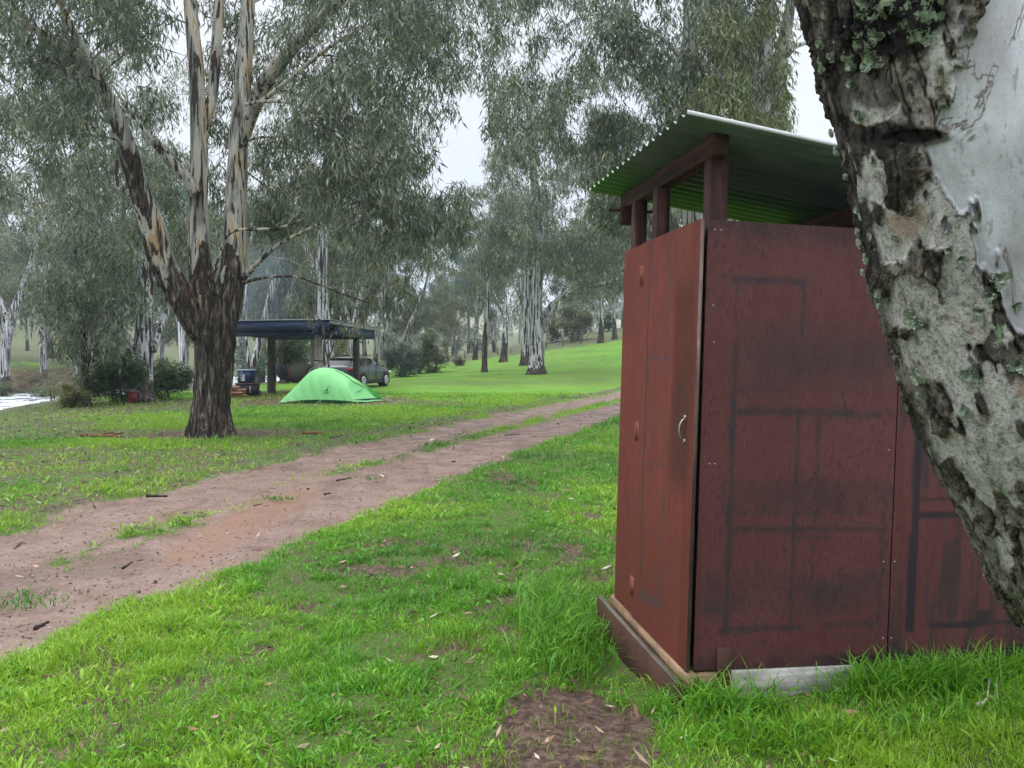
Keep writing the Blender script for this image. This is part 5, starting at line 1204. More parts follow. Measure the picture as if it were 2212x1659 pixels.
def car():
    P = on_ground(1345*.576, 1459*.576); d = 36.6
    wr = W(1356*.576, 1459*.576, d); wr[2] = gz(wr[0], wr[1])           # rear right wheel contact
    ang = R(90-15)                                                    # heading
    hx = np.array([math.cos(ang), math.sin(ang), 0]); hy = np.array([-hx[1], hx[0], 0])
    org = wr - hx*.80 + hy*.80; org[2] = gz(wr[0], wr[1])
    root = empty('parked_car', tuple(org), 'dark grey compact SUV parked behind the shelter posts with its tail to the camera', 'car', rz=ang)
    S = [(0.00, .34, .93, .77, 1.00, .66), (.07, .27, .98, .83, 1.06, .68), (.22, .24, 1.00, .87, 1.28, .64), (.50, .24, 1.02, .885, 1.47, .60), (.80, .24, 1.01, .89, 1.51, .60), (1.4, .22, .99, .885, 1.535, .61), (2.0, .22, .97, .885, 1.52, .61),
         (2.45, .22, .95, .885, 1.45, .61), (2.85, .22, .94, .885, 1.24, .64), (3.15, .22, .935, .88, 1.04, .70), (3.35, .22, .92, .88, .975, .73), (3.8, .22, .87, .86, .92, .66), (4.1, .26, .78, .80, .83, .56), (4.25, .34, .66, .70, .70, .48)]
    def ring(s):
        x, zb, zw, wb, zr, wr_ = s
        h = [(wb-.10, zb), (wb-.02, zb+.10), (wb, (zb+zw)/2), (wb-.01, zw-.10), (wb-.045, zw), (wr_+.03, zr-.07), (wr_-.10, zr-.01), (wr_*.4, zr)]
        return [(x, a, b) for a, b in h] + [(x, -a, b) for a, b in h[::-1]]
    R_ = np.array([ring(s) for s in S]); n, k = R_.shape[:2]; V = R_.reshape(-1, 3); idx = np.arange(n*k).reshape(n, k); nx = np.roll(idx, -1, 1)
    Q = np.stack([idx[:-1], idx[1:], nx[1:], nx[:-1]], -1).reshape(-1, 4)
    caps = [np.array([[i, i+1, k-2-i, k-1-i] for i in range(k//2-1)]), np.array([[i, i+1, k-2-i, k-1-i] for i in range(k//2-1)])[:, ::-1]+(n-1)*k]
    paint = Mat('dark_grey_car_paint', .28, .5); paint.col((.050, .058, .075)); paint.b.inputs['Metallic'].default_value = .1; paint.b.inputs['Coat Weight'].default_value = .6
    body = mk('body', V, [np.concatenate([Q]+caps)], paint.m, root, smooth=True)
    sub = body.modifiers.new('sub', 'SUBSURF'); sub.levels = sub.render_levels = 2
    glass = Mat('car_glass', .06, .8); glass.col((.012, .016, .02)); glass.b.inputs['Specular IOR Level'].default_value = .35
    blk = solid('black_cladding', (.018, .018, .02), .7, .3, .1)
    def sidepoly(name, pts, off, mat, parent, sgn):
        # pts (x, z) on the glasshouse or flank; y from the section
        out = []
        for x, z in pts:
            s = [np.interp(x, [q[0] for q in S], [q[i] for q in S]) for i in range(6)]; zw, wb, zr, wr_ = s[2], s[3], s[4], s[5]
            f = np.clip((z-zw)/(zr-.07-zw+1e-6), 0, 1); y = (wb-.045)*(1-f)+(wr_+.03)*f if z > zw else wb-.02
            out.append((x, sgn*(y+off), z))
        V = np.array(out); V2 = V.copy(); V2[:, 1] -= sgn*.03; m = len(V)
        F = [np.arange(m)[None] if sgn < 0 else np.arange(m)[None, ::-1], np.array([[i, (i+1) % m, m+(i+1) % m, m+i] for i in range(m)])]
        return mk(name, np.concatenate([V, V2]), F, mat, parent)
    for sg in (-1, 1):
        sidepoly('side_window', [(.62, 1.06), (1.28, 1.02), (1.28, 1.40), (.98, 1.40), (.70, 1.26)], .004, glass.m, root, sg)
        sidepoly('side_window', [(1.36, 1.02), (2.18, 1.00), (2.10, 1.39), (1.36, 1.41)], .004, glass.m, root, sg)
        sidepoly('side_window', [(2.25, .995), (2.98, .985), (2.72, 1.17), (2.38, 1.34), (2.20, 1.385)], .004, glass.m, root, sg)
        dr = []
        for x0, x1 in ((1.30, 2.20), (2.24, 3.12)):
            mb = MB(); 
            for a, b in (((x0, .36), (x0, .95)), ((x1, .36), (x1, .93)), ((x0, .36), (x1, .36))): mb.tube([(a[0], sg*.885, a[1]), (b[0], sg*.885, b[1])], .006, 4)
            mb.box((x0+.08, sg*.885-.012, .86), (x0+.24, sg*.885+.012, .885)); mb.build('door_trim', blk, root)
        mb = MB(); mb.box((1.15, sg*.84-.06, .20), (3.0, sg*.84+.055, .33), bev=.02); mb.build('sill', blk, root)
        mb = MB(); mb.box((2.82, min(sg*.90, sg*1.06), .98), (2.93, max(sg*.90, sg*1.06), 1.10), bev=.02); mb.box((2.84, min(sg*.80, sg*.91), .99), (2.90, max(sg*.80, sg*.91), 1.02)); mb.build('mirror', paint.m, root)
        mb = MB(); mb.tube([(.75, sg*.56, 1.50), (.95, sg*.57, 1.57), (2.2, sg*.57, 1.565), (2.4, sg*.57, 1.50)], .018, 6); mb.build('roof_rail', blk, root)
        for xw in (.80, 3.37):
            mb = MB(); t = np.linspace(-.12*np.pi, 1.12*np.pi, 19); o = [(xw+.425*math.cos(a), sg*.905, .335+.425*math.sin(a)) for a in t]; i_ = [(xw+.335*math.cos(a), sg*.905, .335+.335*math.sin(a)) for a in t]; ib = [(xw+.335*math.cos(a), sg*.80, .335+.335*math.sin(a)) for a in t]; ob = [(xw+.43*math.cos(a), sg*.83, .335+.43*math.sin(a)) for a in t]
            V = np.array(o+i_+ib+ob); m = len(t); F = np.array([[i, i+1, m+i+1, m+i] for i in range(m-1)]+[[m+i, m+i+1, 2*m+i+1, 2*m+i] for i in range(m-1)]+[[3*m+i, 3*m+i+1, i+1, i] for i in range(m-1)]); mb.add(V, [F]); mb.build('wheel_arch', blk, root)
            mb = MB(); mb.tube([(xw, sg*.905-sg*.03, .335), (xw, sg*.60, .335)], .37, 24); mb.build('wheel_well', blk, root)
            w = MB(); prof = [(.0, .20), (.0, .29), (.02, .325), (.06, .335), (.16, .335), (.20, .32), (.215, .29), (.215, .20)]; k2 = 32
            Vw = np.array([(xw+r_*math.cos(a), sg*(.705+yy), .335+r_*math.sin(a)) for yy, r_ in prof for a in np.linspace(0, 2*np.pi, k2, endpoint=False)])
            Fw = np.array([[i*k2+j, i*k2+(j+1) % k2, (i+1)*k2+(j+1) % k2, (i+1)*k2+j] for i in range(len(prof)-1) for j in range(k2)]); tyre = w.add(Vw, [Fw])
            wheel = bpy.data.objects.new('wheel', None); COL.objects.link(wheel); wheel.parent = root
            w.build('tyre', solid('tyre_rubber', (.02, .02, .02), .85, .2, .2), wheel, smooth=True)
            al = Mat('alloy_rim', .3, .6); al.col((.6, .62, .64)); al.b.inputs['Metallic'].default_value = .7
            rm = MB(); 
            for q in range(5):
                a = q*2*math.pi/5+.3
                for da in (-.16, .16):
                    rm.tube([(xw+.03*math.cos(a), sg*.918, .335+.03*math.sin(a)), (xw+.21*math.cos(a+da), sg*.925, .335+.21*math.sin(a+da))], .022, 6)
            ringp = np.array([(xw+.215*math.cos(a), sg*.918, .335+.215*math.sin(a)) for a in np.linspace(0, 2*math.pi, 25)]); rm.tube(ringp, .016, 6); rm.tube([(xw, sg*.90, .335), (xw, sg*.93, .335)], .045, 10)
            rm.build('rim', al.m, wheel, smooth=True)
    # rear: window, lamps, plate, spoiler, bumper
    mb = MB(); mb.add([(.052, -.60, 1.03), (.052, .60, 1.03), (.20, .56, 1.31), (.20, -.56, 1.31)], [np.array([[0, 3, 2, 1]])]); mb.build('rear_window', glass.m, root)
    mb = MB(); mb.box((.16, -.60, 1.375), (.52, .60, 1.44), bev=.02); mb.build('spoiler', blk, root)
    red = Mat('red_tail_lamp', .15, .6); red.col((.45, .02, .02)); 
    for sg in (-1, 1):
        mb = MB(); mb.box((-.015, min(sg*.48, sg*.80), .86), (.10, max(sg*.48, sg*.80), .98), bev=.02); mb.box((.03, min(sg*.74, sg*.868), .86), (.30, max(sg*.74, sg*.868), .985), bev=.02); mb.build('tail_light', red.m, root)
        mb = MB(); mb.box((3.95, min(sg*.50, sg*.845), .66), (4.20, max(sg*.50, sg*.845), .78), bev=.03); hl = Mat('headlamp_glass', .1, .7); hl.col((.6, .62, .65)); mb.build('headlight', hl.m, root)
    mb = MB(); mb.box((-.035, -.80, .30), (.16, .80, .56), bev=.04); mb.build('rear_bumper', blk, root)
    mb = MB(); mb.box((-.02, -.24, .70), (.02, .24, .81)); mb.build('number_plate', solid('plate_white', (.6, .6, .6), .5, .3, .05), root)
car()

def camp_things():
    d = 30.2
    def q(px, py, dd=d): return W((800+px/3.403)*.57604, (1150+py/3.403)*.57604, dd)
    def lathe(name, prof, mat, parent, c, sx=1.0, k=28):
        P = [(r*math.cos(a)*sx, r*math.sin(a), z) for r, z in prof for a in np.linspace(0, 2*np.pi, k, endpoint=False)]
        V = np.array(P)+c; F = np.array([[i*k+j, i*k+(j+1) % k, (i+1)*k+(j+1) % k, (i+1)*k+j] for i in range(len(prof)-1) for j in range(k)])
        return mk(name, V, [F, np.array([np.arange(k)+(len(prof)-1)*k])], mat, parent, smooth=False)
    blue = solid('navy_plastic', (.018, .045, .13), .4, .4, .15); lid = solid('pale_blue_lid', (.38, .50, .58), .45, .4, .15); ink = solid('printed_label', (.55, .6, .7), .6, .2, .6, 30, dark=.3)
    # fire box
    b = on_ground(500, 848); b = W(505, 850, 30.4); g = float(gz(b[0], b[1]))
    z_top = q(400, 975)[2]
    fb = empty('fire_box', (q(430, 1100)[0], 30.3, g), 'squat dark metal fire box with a rusty rim under the blue tub', 'fire box')
    rust = solid('rusty_rim', (.14, .07, .05), .8, .3, .4); iron = solid('black_iron', (.035, .035, .04), .7, .4, .3)
    h = z_top-g
    lathe('drum', [(.0, .02), (.40, .02), (.44, h*.5), (.45, h-.05), (.38, h-.05), (.36, h*.3)], iron, fb, np.array([0, 0, 0]))
    lathe('rim', [(.36, h-.05), (.47, h-.05), (.48, h), (.36, h+.004)], rust, fb, np.array([0, 0, 0]))
    mb = MB(); mb.tube([(.46, -.1, .10), (.52, -.1, .10)], .09, 16); mb.build('wheel', iron, fb)
    mb = MB(); mb.box((.22, -.46, .10), (.26, -.42, h*.75)); mb.build('handle', ZINC, fb)
    tb = empty('storage_tub', (q(412, 900)[0], 30.3, z_top+.006), 'navy blue round tub with a pale lid and a printed label', 'tub')
    H = q(400, 812)[2]-z_top
    lathe('tub_body', [(.02, 0), (.30, 0), (.345, H*.98), (.2, H*.98)], blue, tb, np.array([0, 0, 0]))
    lathe('lid', [(.1, H*.965), (.375, H*.965), (.385, H*1.0), (.37, H*1.06), (.1, H*1.075)], lid, tb, np.array([0, 0, 0]))
    mb = MB(); a = np.linspace(-1.95, -1.42, 6); V = []
    for i, aa in enumerate(a):
        for z in (.08, H*.70): V.append((.349*math.cos(aa)*(.9+.1*z/H), .349*math.sin(aa), z))
    mb.add(np.array(V), [np.array([[2*i, 2*i+2, 2*i+3, 2*i+1] for i in range(5)])]); lb = mb.build('label_sheet', solid('label_paper', (.55, .60, .68), .6, .2, .1), tb)
    mb = MB()
    for zz, x0, x1 in ((.62, -.11, -.04), (.5, -.13, -.06), (.32, -.12, -.09), (.27, -.08, -.05), (.2, -.12, -.07)): mb.box((x0+.0, -.358, H*zz), (x1, -.349, H*zz+.022))
    mb.build('print', solid('label_ink', (.04, .06, .12), .6, .2, .05), lb)
    mb = MB(); mb.box((-.10, -.37, H*.80), (-.04, -.345, H*.90), bev=.006); mb.build('latch', lid, tb)
    # split logs, each its own
    w1 = streak_wood('split_log_wood', (.22, .10, .055), (.42, .22, .13), (.56, .33, .21), axis=0)
    rng = np.random.default_rng(151); nlog = 0; first = None
    base = q(300, 1170, 29.0); gx = base[0]; 
    mesh = None; word = ['bottom', 'second', 'third', 'top']
    spots = []
    for row in range(4):
        for j in range(3-(row > 2)):
            spots.append((row, j))
    adj = {0: 'left', 1: 'middle', 2: 'right'}
    for row, j in spots:
        x = gx-.16+j*.17+rng.normal()*.015; y = 29.0+rng.normal()*.03; z = float(gz(x, y))+.012+row*.102
        if first is None:
            mb = MB(); V = [];
            for s in (-.17, .17):
                for a, r_ in ((-.2, .0), (.35, .078), (.9, .074), (1.5, .078), (2.0, .08), (2.6, .076)):
                    V.append((s+rng.normal()*.006, r_*math.cos(a*1.0)-.0, max(0, r_*math.sin(a)*1.25)))
            V = np.array(V); k = 6; mb.add(V, [np.array([[i, (i+1) % k, k+(i+1) % k, k+i] for i in range(k)]), np.array([list(range(k))[::-1], list(range(k, 2*k))])]); first = mb.build('split_log', w1); o = first
        else: o = first.copy(); COL.objects.link(o)
        o.location = (x, y, z); o.rotation_euler = (rng.normal()*.15, 0, (0 if row % 2 == 0 else math.pi/2)+rng.normal()*.15); sc_ = rng.uniform(.85, 1.15); o.scale = (sc_, 1.15, 1.05)
        tag(o, 'orange split log in the ' + ['bottom', 'second', 'third', 'top'][row] + ' layer, ' + adj[j] + ' of the small firewood stack', 'log', 'split firewood logs stacked beside the fire box')
    # red drum by the white gum
    p = on_ground(495, 858); p = W(286, 873, on_ground(286, 872)[1]); g = float(gz(p[0], p[1]))
    dr = empty('bucket', (p[0], p[1], g), 'small dark red drum with a grey top at the foot of the white gum', 'drum')
    rd = solid('dull_red_paint', (.20, .03, .03), .6, .3, .3); r = 9.5/FP*p[1]
    lathe('drum_body', [(.02, .02), (r*.95, .02), (r, .2), (r*1.02, .21), (r, .22), (r, .40), (r*.9, .40)], rd, dr, np.zeros(3)); lathe('lid', [(r*.6, .395), (r*.98, .402), (r*.9, .46), (r*.4, .49)], solid('grey_top', (.25, .25, .23), .8, .2, .3), dr, np.zeros(3))
    # thin sapling before the post
    rng2 = np.random.default_rng(8); d2 = 27.6
    st = [stem([(712, 862, 5), (711, 800, 4.5), (707, 770, 4.2), (700, 740, 4), (702, 715, 3.4), (690, 690, 2.8), (676, 668, 2.2)], d2), stem([(709, 778, 3), (716, 760, 2.5), (722, 740, 2)], d2), stem([(703, 745, 3), (716, 725, 3), (730, 705, 2.5), (758, 690, 2), (790, 678, 1.5)], d2), stem([(701, 725, 2.5), (694, 706, 2.2), (686, 694, 2)], d2)]
    P = np.array([W(x, y, d2+e) for x, y, e in ((672, 672, 0), (770, 690, .1), (782, 704, 0), (742, 700, .1), (668, 690, .2), (755, 712, 0))]); 
    make_tree('sapling', 'thin half-dead sapling standing in front of the middle shelter post', 'sapling', st, P, np.full(6, .22), np.full(6, 44), leaf=(.15, .03), bark=BARK_GREY, leafmat=LEAF_DRY, rough_h=-1, seed=9, twigs=3, gap=False, flare=False, k_main=7)
camp_things()

def fence():
    root = empty('wire_fence', (2, 85, float(gz(2, 85))), 'low wire and post fence at the back of the far lawn', 'fence'); o = np.array(root.location)
    pts = []
    for X, Y, h in ((926, 786, 18), (968, 778, 16), (985, 768, 16), (1005, 760, 14), (1030, 752, 14), (1075, 757, 14), (1102, 752, 14), (1142, 756, 14), (1180, 752, 14), (1217, 748, 16), (1255, 742, 15)):
        p = W(X, Y, 84); p[2] = gz(p[0], p[1]); pts.append(p); H = h/FP*84*1.2
        mb = MB(); lean = .25 if X == 1102 else random.uniform(-.06, .06); mb.tube(np.array([p+[0, 0, -.1], p+[lean, 0, H]])-o, .07, 7); mb.build('post', OLDW if X == 1102 else DARKW, root)
    pts = np.array(pts); mb = MB()
    for z in (.35, .65, .95): mb.tube(pts+[0, 0, z]-o, .008, 3)
    mb.build('wire', ZINC, root)
fence()

# ------------------------------------------------------------------ litter: sticks, bark and leaves
def litter():
    wood = solid('dark_wet_stick', (.035, .025, .022), .8, .3, .4, 9); palest = solid('pale_dead_wood', (.42, .38, .34), .85, .2, .4, 9); redb = solid('fresh_red_bark', (.19, .075, .045), .8, .2, .4, 9)
    S = [('stick', 'dark curved stick lying across the left of the track', 315, 1076, 360, 1077, .020, wood, 0), ('stick', 'short dark stick on the near left of the track', 266, 1232, 287, 1219, .011, wood, 0),
         ('stick', 'thin dark twig on the track edge beside the tall grass', 548, 1096, 566, 1092, .008, wood, 0), ('bark_slab', 'orange-red slab of bark on the grass right of the big trunk', 655, 938, 706, 939, .07, redb, 1),
         ('branch', 'fallen reddish branch on the litter left of the big trunk', 180, 944, 262, 948, .035, redb, 0), ('bark_piece', 'pale curl of bark in the grass in front of the big trunk', 424, 966, 444, 971, .018, palest, 1),
         ('stick', 'pale stick on the lawn above the track', 800, 920, 822, 917, .025, palest, 1), ('stick', 'thin twig on the upper track near the centre strip', 726, 1042, 760, 1036, .012, wood, 0),
         ('stick', 'dark twig on the track above the grass island', 700, 1072, 722, 1068, .012, wood, 0), ('stick', 'twig lying along the right wheel rut', 1090, 942, 1122, 940, .012, wood, 0),
         ('stick', 'dark twig at the far end of the track', 1000, 892, 1020, 889, .015, wood, 0), ('branch', 'grey forked branch in the grass at the far right below the hut', 2108, 1532, 2175, 1504, .010, palest, 0),
         ('bark_piece', 'brown bark scrap on the lawn by the track edge', 712, 947, 736, 944, .025, wood, 1), ('stick', 'pale dry stalk in the grass right of the track', 1143, 1044, 1185, 1046, .008, redb, 0), ('stick', 'short black stick on the near edge of the track', 78, 1365, 104, 1352, .014, wood, 0)]
    rng = np.random.default_rng(171)
    for nm, lab, x0, y0, x1, y1, r, mat, flat in S:
        a, b = on_ground(x0, y0, 2), on_ground(x1, y1, 2); c = (a+b)/2
        t = np.linspace(0, 1, 8)[:, None]; P = a*(1-t)+b*t + rng.normal(size=(8, 3))*np.linalg.norm(b-a)*.025; P[:, 2] = gz(P[:, 0], P[:, 1])+r*.9+.008
        V, F = tube(P-c, np.linspace(r, r*.55, 8)*(1+.2*np.sin(np.arange(8)*2.1)), 7)
        if flat: V[:, 2] = V[:, 2]*.45; V[:, 1] += np.sin(V[:, 0]*9)*r*.5
        mb = MB(); mb.add(V, F)
        if nm == 'branch':
            for e in (.35, .6): s = a*(1-e)+b*e-c; s[2] = P[4, 2]-c[2]; mb.tube(np.array([s, s+[.14*(y1 > 1300 and .6 or 2), .12, .05]]), r*.5, 5)
        o = mb.build(nm, mat, smooth=True); o.location = tuple(c); tag(o, lab, nm.replace('_', ' '), 'fallen sticks and bark')
    # dead leaves everywhere
    n = 15000; d = 2.3*np.exp(rng.random(n)**.85*math.log(14)); x = rng.uniform(-.85, .80, n)*d; tr, di, dr, s = masks(x, d); keep = rng.random(n) < (.05+.10*tr+.35*di+.75*dr); x, d = x[keep], d[keep]; n = len(x)
    z = gz(x, d)+.012+rng.random(n)*.02; L = rng.uniform(.025, .075, n)*(1+d*.06); a = rng.random(n)*6.28; u = np.stack([np.cos(a), np.sin(a), rng.normal(size=n)*.25], -1); w = np.stack([-np.sin(a), np.cos(a), rng.normal(size=n)*.4], -1)*(L*.13)[:, None]
    P = np.stack([x, d, z], -1); V = np.stack([P-u*L[:, None]/2, P+w, P+u*L[:, None]/2+[0, 0, .006], P-w], 1).reshape(-1, 3)
    m = Mat('dead_leaf', .8, .2); m.col(m.ramp(m.attr('tint'), [(0, (.03, .02, .015)), (.45, (.10, .055, .035)), (.75, (.24, .14, .08)), (.93, (.36, .30, .22)), (1, (.6, .55, .42))]))
    o = mk('leaf_litter', V, [np.arange(n*4).reshape(n, 4)], m.m, attrs={'tint': np.repeat(rng.random(n)**1.2, 4)}); tag(o, 'scattered dead gum leaves and bark chips on the soil and track', 'leaf litter', kind='stuff')
litter()
def gravel():
    rng = np.random.default_rng(211); n = 16000; d = 2.5*np.exp(rng.random(n)**.8*math.log(9)); x = rng.uniform(-.8, .3, n)*d; tr, di, dr, s = masks(x, d)
    k = rng.random(n) < .85*tr+.4*di; x, d = x[k], d[k]; n = len(x); r = rng.uniform(.003, .009, n)*(1+d*.05)*(1+.7*(rng.random(n) > .97)); z = gz(x, d)-.045+(fbm(x*3.1, d*3.1, 0, 31, 4)-.5)*.028+(fbm(x*2.2-d*.9, d*.35, 0, 33, 4)-.5)*.05+r*.5
    base = np.array([(1, 0, 0), (.2, .9, 0), (-.9, .4, 0), (-.6, -.8, 0), (.5, -.9, 0), (.1, 0, .8)]); V = np.stack([x, d, z], -1)[:, None]+base[None]*r[:, None, None]*rng.uniform(.7, 1.3, (n, 6, 3)); i = np.arange(n)[:, None, None]*6
    F = (i+np.array([[0, 1, 5], [1, 2, 5], [2, 3, 5], [3, 4, 5], [4, 0, 5]])[None]).reshape(-1, 3)
    m = Mat('track_gravel', .85, .2); m.col(m.ramp(m.attr('tint'), [(0, (.04, .028, .022)), (.5, (.14, .095, .075)), (.9, (.24, .18, .15)), (1, (.32, .27, .23))])); o = mk('gravel', V.reshape(-1, 3), [F], m.m, attrs={'tint': np.repeat(rng.random(n), 6)})
    tag(o, 'fine reddish gravel and crumbs of soil on the track', 'gravel', kind='stuff')
gravel()

# ------------------------------------------------------------------ grass
def hut_local(x, y):
    M = np.array(HUT.matrix_world.inverted() if False else (Matrix.Translation(HUT.location) @ HUT.rotation_euler.to_matrix().to_4x4()).inverted())
    return M[0, 0]*x+M[0, 1]*y+M[0, 3], M[1, 0]*x+M[1, 1]*y+M[1, 3]
def grass():
    rng = np.random.default_rng(181)
    def blades(x, y, L, w, lean, curl, tint, broad):
        n = len(x); z = gz(x, y) - .012 + (fbm(x*3.1, y*3.1, 0, 31, 4)-.5)*.07
        a = rng.random(n)*6.28; o = np.stack([np.cos(a), np.sin(a), 0*a], -1); s = np.stack([-np.sin(a), np.cos(a), 0*a], -1)
        tw = rng.random(n)*6.28; s = np.stack([np.cos(tw), np.sin(tw), 0*a], -1)
        P = np.stack([x, y, z], -1); l = L[:, None]; ww = (w*.5)[:, None]; le = lean[:, None]; cu = curl[:, None]; up = np.array([0, 0, 1.0])
        m1 = P + l*.42*(up*np.sqrt(np.clip(1-le*le, .05, 1)) + o*le); d2 = up*(1-cu*1.2)+o*(le+cu); m2 = m1 + l*.33*d2/np.linalg.norm(d2, axis=1)[:, None]
        d3 = up*(.8-cu*2.1)+o*(le+cu*1.3); tp = m2 + l*.30*d3/np.linalg.norm(d3, axis=1)[:, None]
        b = np.where(broad, 1.5, 1.0)[:, None]
        V = np.stack([P-s*ww*.8, P+s*ww*.8, m1-s*ww*b, m1+s*ww*b, m2-s*ww*.7*b, m2+s*ww*.7*b, tp], 1).reshape(-1, 3)
        i = np.arange(n)[:, None]*7
        return V, np.concatenate([i+np.array([[0, 1, 3, 2]]), i+np.array([[2, 3, 5, 4]])]), i+np.array([[4, 5, 6]]), np.repeat(tint, 7)
    N = 860000
    d = 2.3*np.exp((rng.random(N)**.80)*math.log(32/2.3)); x = rng.uniform(-.78, .74, N)*(d+.5)
    tr, di, dr, s = masks(x, d)
    n1 = fbm(x*1.3, d*1.3, 0, 191, 3); n2 = fbm(x*6, d*6, 0, 192, 3); n3 = fbm(x*.45, d*.45, 0, 193, 3)
    hx, hy = hut_local(x, d); inhut = (hx > -.05) & (hx < 2.5) & (hy > 0.0) & (hy < 1.2)
    dens = np.clip(1.15*sstep(.37, .54, n2*.62+n1*.38) + .26, 0, 1)
    dens = dens*(1-tr)**1.8*(1-.97*di)*(1-sstep(.15, .85, dr)*.76) + .035*(tr < .9)*tr
    dens = np.where((s > -.3) | inhut, 0, dens)
    dens = np.where((hx > .15) & (hx < .88) & (hy > -.42) & (hy < 0), dens*.35, dens); shy = (hx > -.48) & (hx < .9) & (hy > -.24) & (hy < .95); dens = np.where(shy, dens*.14, dens)
    keep = rng.random(N) < dens; x, d, n1, n2, n3, tr, di, dr, hx, hy = [q[keep] for q in (x, d, n1, n2, n3, tr, di, dr, hx, hy)]; n = len(x)
    tuft = sstep(.52, .70, n2)
    sc_ = 1+d*.035
    L = rng.uniform(.019, .047, n)*(1+1.0*tuft+.5*sstep(.5, .7, n3))*sc_*np.where(tr > .4, .6, 1)
    broad = rng.random(n) < .16*(fbm(x*2.2, d*2.2, 0, 195, 2) > .52)+.02
    w = rng.uniform(.0020, .0037, n)*(1+d*.17)*np.where(broad, 2.3, 1)
    lean = np.abs(rng.normal(size=n)*.42); lean = np.clip(np.where(broad, lean+.35, lean), 0, .93); curl = rng.uniform(.05, .5, n)
    tint = np.clip(.50 + (n3-.5)*1.5 + (n1-.5)*.7 + rng.normal(size=n)*.11 + .010*d, 0.02, .80); tint = np.where(rng.random(n) < .045+.35*dr, rng.uniform(.88, 1, n), tint)
    parts = [blades(x, d, L, w, lean, curl, tint, broad)]
    # long grass along the hut and under its front corner
    def clump(cx, cy, n, rx, ry, l0, l1, w0=.004, w1=.008, t0=.25, t1=.7, lean0=.25):
        a = rng.normal(size=n)*rx*.5+cx; b = rng.normal(size=n)*ry*.5+cy; hx_, hy_ = hut_local(a, b); ok = ~((hx_ > -.10) & (hx_ < 2.5) & (hy_ > -.035) & (hy_ < 1.2)); a, b = a[ok], b[ok]; n = len(a)
        return blades(a, b, rng.uniform(l0, l1, n), rng.uniform(w0, w1, n), np.clip(np.abs(rng.normal(size=n))*lean0+.05, 0, .9), rng.uniform(.15, .75, n), np.clip(rng.uniform(t0, t1, n), 0, .8), np.zeros(n, bool))
    M = Matrix.Translation(HUT.location) @ HUT.rotation_euler.to_matrix().to_4x4()
    def hw(u, v): p = M @ Vector((u, v, 0)); return p.x, p.y
    for u, v, n_, rx, ry, l0, l1 in ((-.34, 1.02, 900, .26, .34, .14, .32), (-.52, .62, 420, .20, .22, .10, .22), (-.30, 1.40, 500, .3, .25, .12, .30), (-.30, .16, 60, .10, .12, .06, .14), (-.16, -.04, 110, .10, .08, .08, .20),
                             (.04, -.09, 90, .10, .05, .10, .26), (.30, -.16, 60, .25, .06, .04, .12), (.66, -.15, 90, .2, .06, .05, .14), (.95, -.10, 900, .26, .12, .12, .26), (1.25, -.12, 900, .28, .14, .12, .27), (1.6, -.12, 900, .3, .16, .12, .27), (2.0, -.15, 700, .3, .18, .12, .26),
                             (.02, -.24, 170, .14, .08, .12, .30), (.22, -.27, 170, .16, .08, .12, .30), (.1, -.46, 300, .35, .12, .06, .18), (.55, -.50, 300, .4, .12, .06, .16), (1.1, -.42, 600, .5, .2, .06, .16), (1.7, -.45, 600, .5, .2, .06, .16)):
        cx, cy = hw(u, v); parts.append(clump(cx, cy, n_, rx, ry, l0, l1))
    for q in range(230):                                   # broad-leaved weeds and grass tufts in the lawn
        dd = 2.6*math.exp(rng.random()*1.6); xx = rng.uniform(-.7, .7)*dd; t_, i_, r_, s_ = masks(xx, dd)
        if t_ > .25 or i_ > .35 or s_ > -.5: continue
        parts.append(clump(xx, dd, int(rng.integers(10, 30)), .05, .05, .04, .11*(1+.02*dd), .006, .014, .12, .6, .55))
    for X, Y in ((58, 1282), (92, 1300), (20, 1305), (585, 1078), (605, 1076), (380, 1128), (395, 1135), (340, 1150), (800, 1035), (300, 1142)):     # tufts left standing on the track
        g = on_ground(X, Y, 2); parts.append(clump(g[0], g[1], 60, .22, .14, .03, .08, .005, .01, .05, .35, .4))
    off = 0; VV, Q4, Q3, TT = [], [], [], []
    for V, q4, q3, t in parts: VV.append(V); Q4.append(q4+off); Q3.append(q3+off); TT.append(t); off += len(V)
    m = leaf_mat('lawn_grass_blades', (.020, .115, .010), (.098, .320, .013), (.26, .45, .026), trans=.35, rough=.45)
    e = [n_ for n_ in m.node_tree.nodes if n_.type == 'VALTORGB'][0].color_ramp.elements
    e[2].position = .82; e[3].position = .9; e[3].color = (.30, .25, .13, 1)
    o = mk('grass', np.concatenate(VV), [np.concatenate(Q4), np.concatenate(Q3)], m, attrs={'tint': np.concatenate(TT)}); tag(o, 'short green lawn grass with longer tufts around the hut', 'grass', kind='stuff')
    print('blades', off//7)
grass()

# ------------------------------------------------------------------ damp air
def haze():
    mb = MB(); mb.box((-900, -60, -3.2), (900, 880, 75)); m = bpy.data.materials.new('damp_haze'); m.use_nodes = True; t = m.node_tree; t.nodes.clear()
    o = t.nodes.new('ShaderNodeOutputMaterial'); v = t.nodes.new('ShaderNodeVolumePrincipled'); v.inputs['Color'].default_value = (.80, .89, 1, 1); v.inputs['Density'].default_value = .0007; v.inputs['Anisotropy'].default_value = .2
    t.links.new(v.outputs[0], o.inputs['Volume']); ob = mb.build('haze', m); tag(ob, 'pale damp haze hanging over the far slopes', 'haze', kind='stuff')
haze()

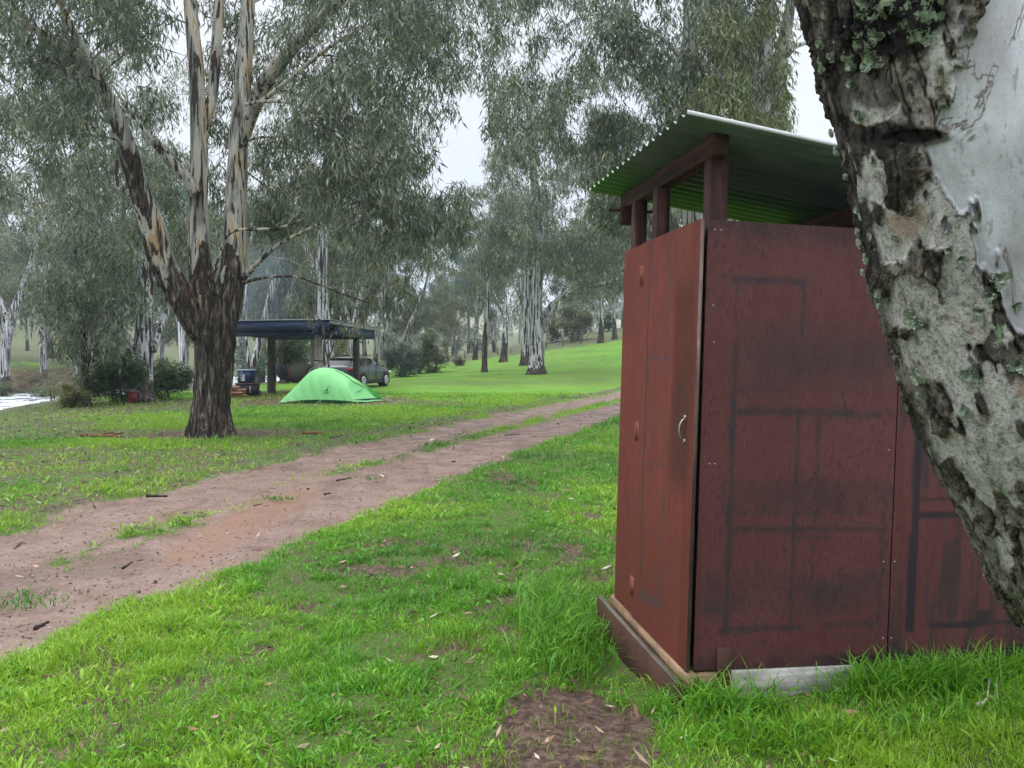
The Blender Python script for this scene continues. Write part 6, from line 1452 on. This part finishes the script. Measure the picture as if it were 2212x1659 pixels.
def smoke():
    """thin blue wood smoke drifting up behind the shelter"""
    c = W(560, 610, 33.5); mb = MB(); a = np.linspace(0, 2*np.pi, 24, endpoint=False); V = []
    for t in np.linspace(-1, 1, 13)[1:-1]:
        q = math.sqrt(1-t*t)
        for b in a: V.append((2.6*q*math.cos(b)+t*.9, 1.8*q*math.sin(b), 3.4*t))
    V = np.array(V); k = 24; F = [np.array([[i*k+j, i*k+(j+1) % k, (i+1)*k+(j+1) % k, (i+1)*k+j] for i in range(10) for j in range(k)]), np.array([np.arange(k)[::-1], 10*k+np.arange(k)])]
    m = bpy.data.materials.new('wood_smoke'); m.use_nodes = True; t = m.node_tree; t.nodes.clear(); n = t.nodes.new
    o = n('ShaderNodeOutputMaterial'); v = n('ShaderNodeVolumePrincipled'); v.inputs['Color'].default_value = (.62, .76, 1, 1); v.inputs['Anisotropy'].default_value = .3
    tc = n('ShaderNodeTexCoord'); mp = n('ShaderNodeMapping'); mp.inputs['Scale'].default_value = (1/2.6, 1/1.8, 1/3.4); ln = n('ShaderNodeVectorMath'); ln.operation = 'LENGTH'
    mr = n('ShaderNodeMapRange'); mr.interpolation_type = 'SMOOTHSTEP'; mr.inputs['From Min'].default_value = 1.0; mr.inputs['From Max'].default_value = .1; mr.inputs['To Max'].default_value = .16
    nz = n('ShaderNodeTexNoise'); nz.inputs['Scale'].default_value = .8; mr2 = n('ShaderNodeMapRange'); mr2.inputs['From Min'].default_value = .35; mr2.inputs['From Max'].default_value = .65; mu = n('ShaderNodeMath'); mu.operation = 'MULTIPLY'
    L = t.links.new; L(tc.outputs['Object'], mp.inputs[0]); L(mp.outputs[0], ln.inputs[0]); L(ln.outputs['Value'], mr.inputs['Value']); L(tc.outputs['Object'], nz.inputs['Vector']); L(nz.outputs['Fac'], mr2.inputs['Value']); L(mr.outputs[0], mu.inputs[0]); L(mr2.outputs[0], mu.inputs[1]); L(mu.outputs[0], v.inputs['Density']); L(v.outputs[0], o.inputs['Volume'])
    ob = mk('smoke', V, F, m, loc=tuple(c)); tag(ob, 'thin blue wood smoke drifting up beside the shelter', 'smoke', kind='stuff')
smoke()
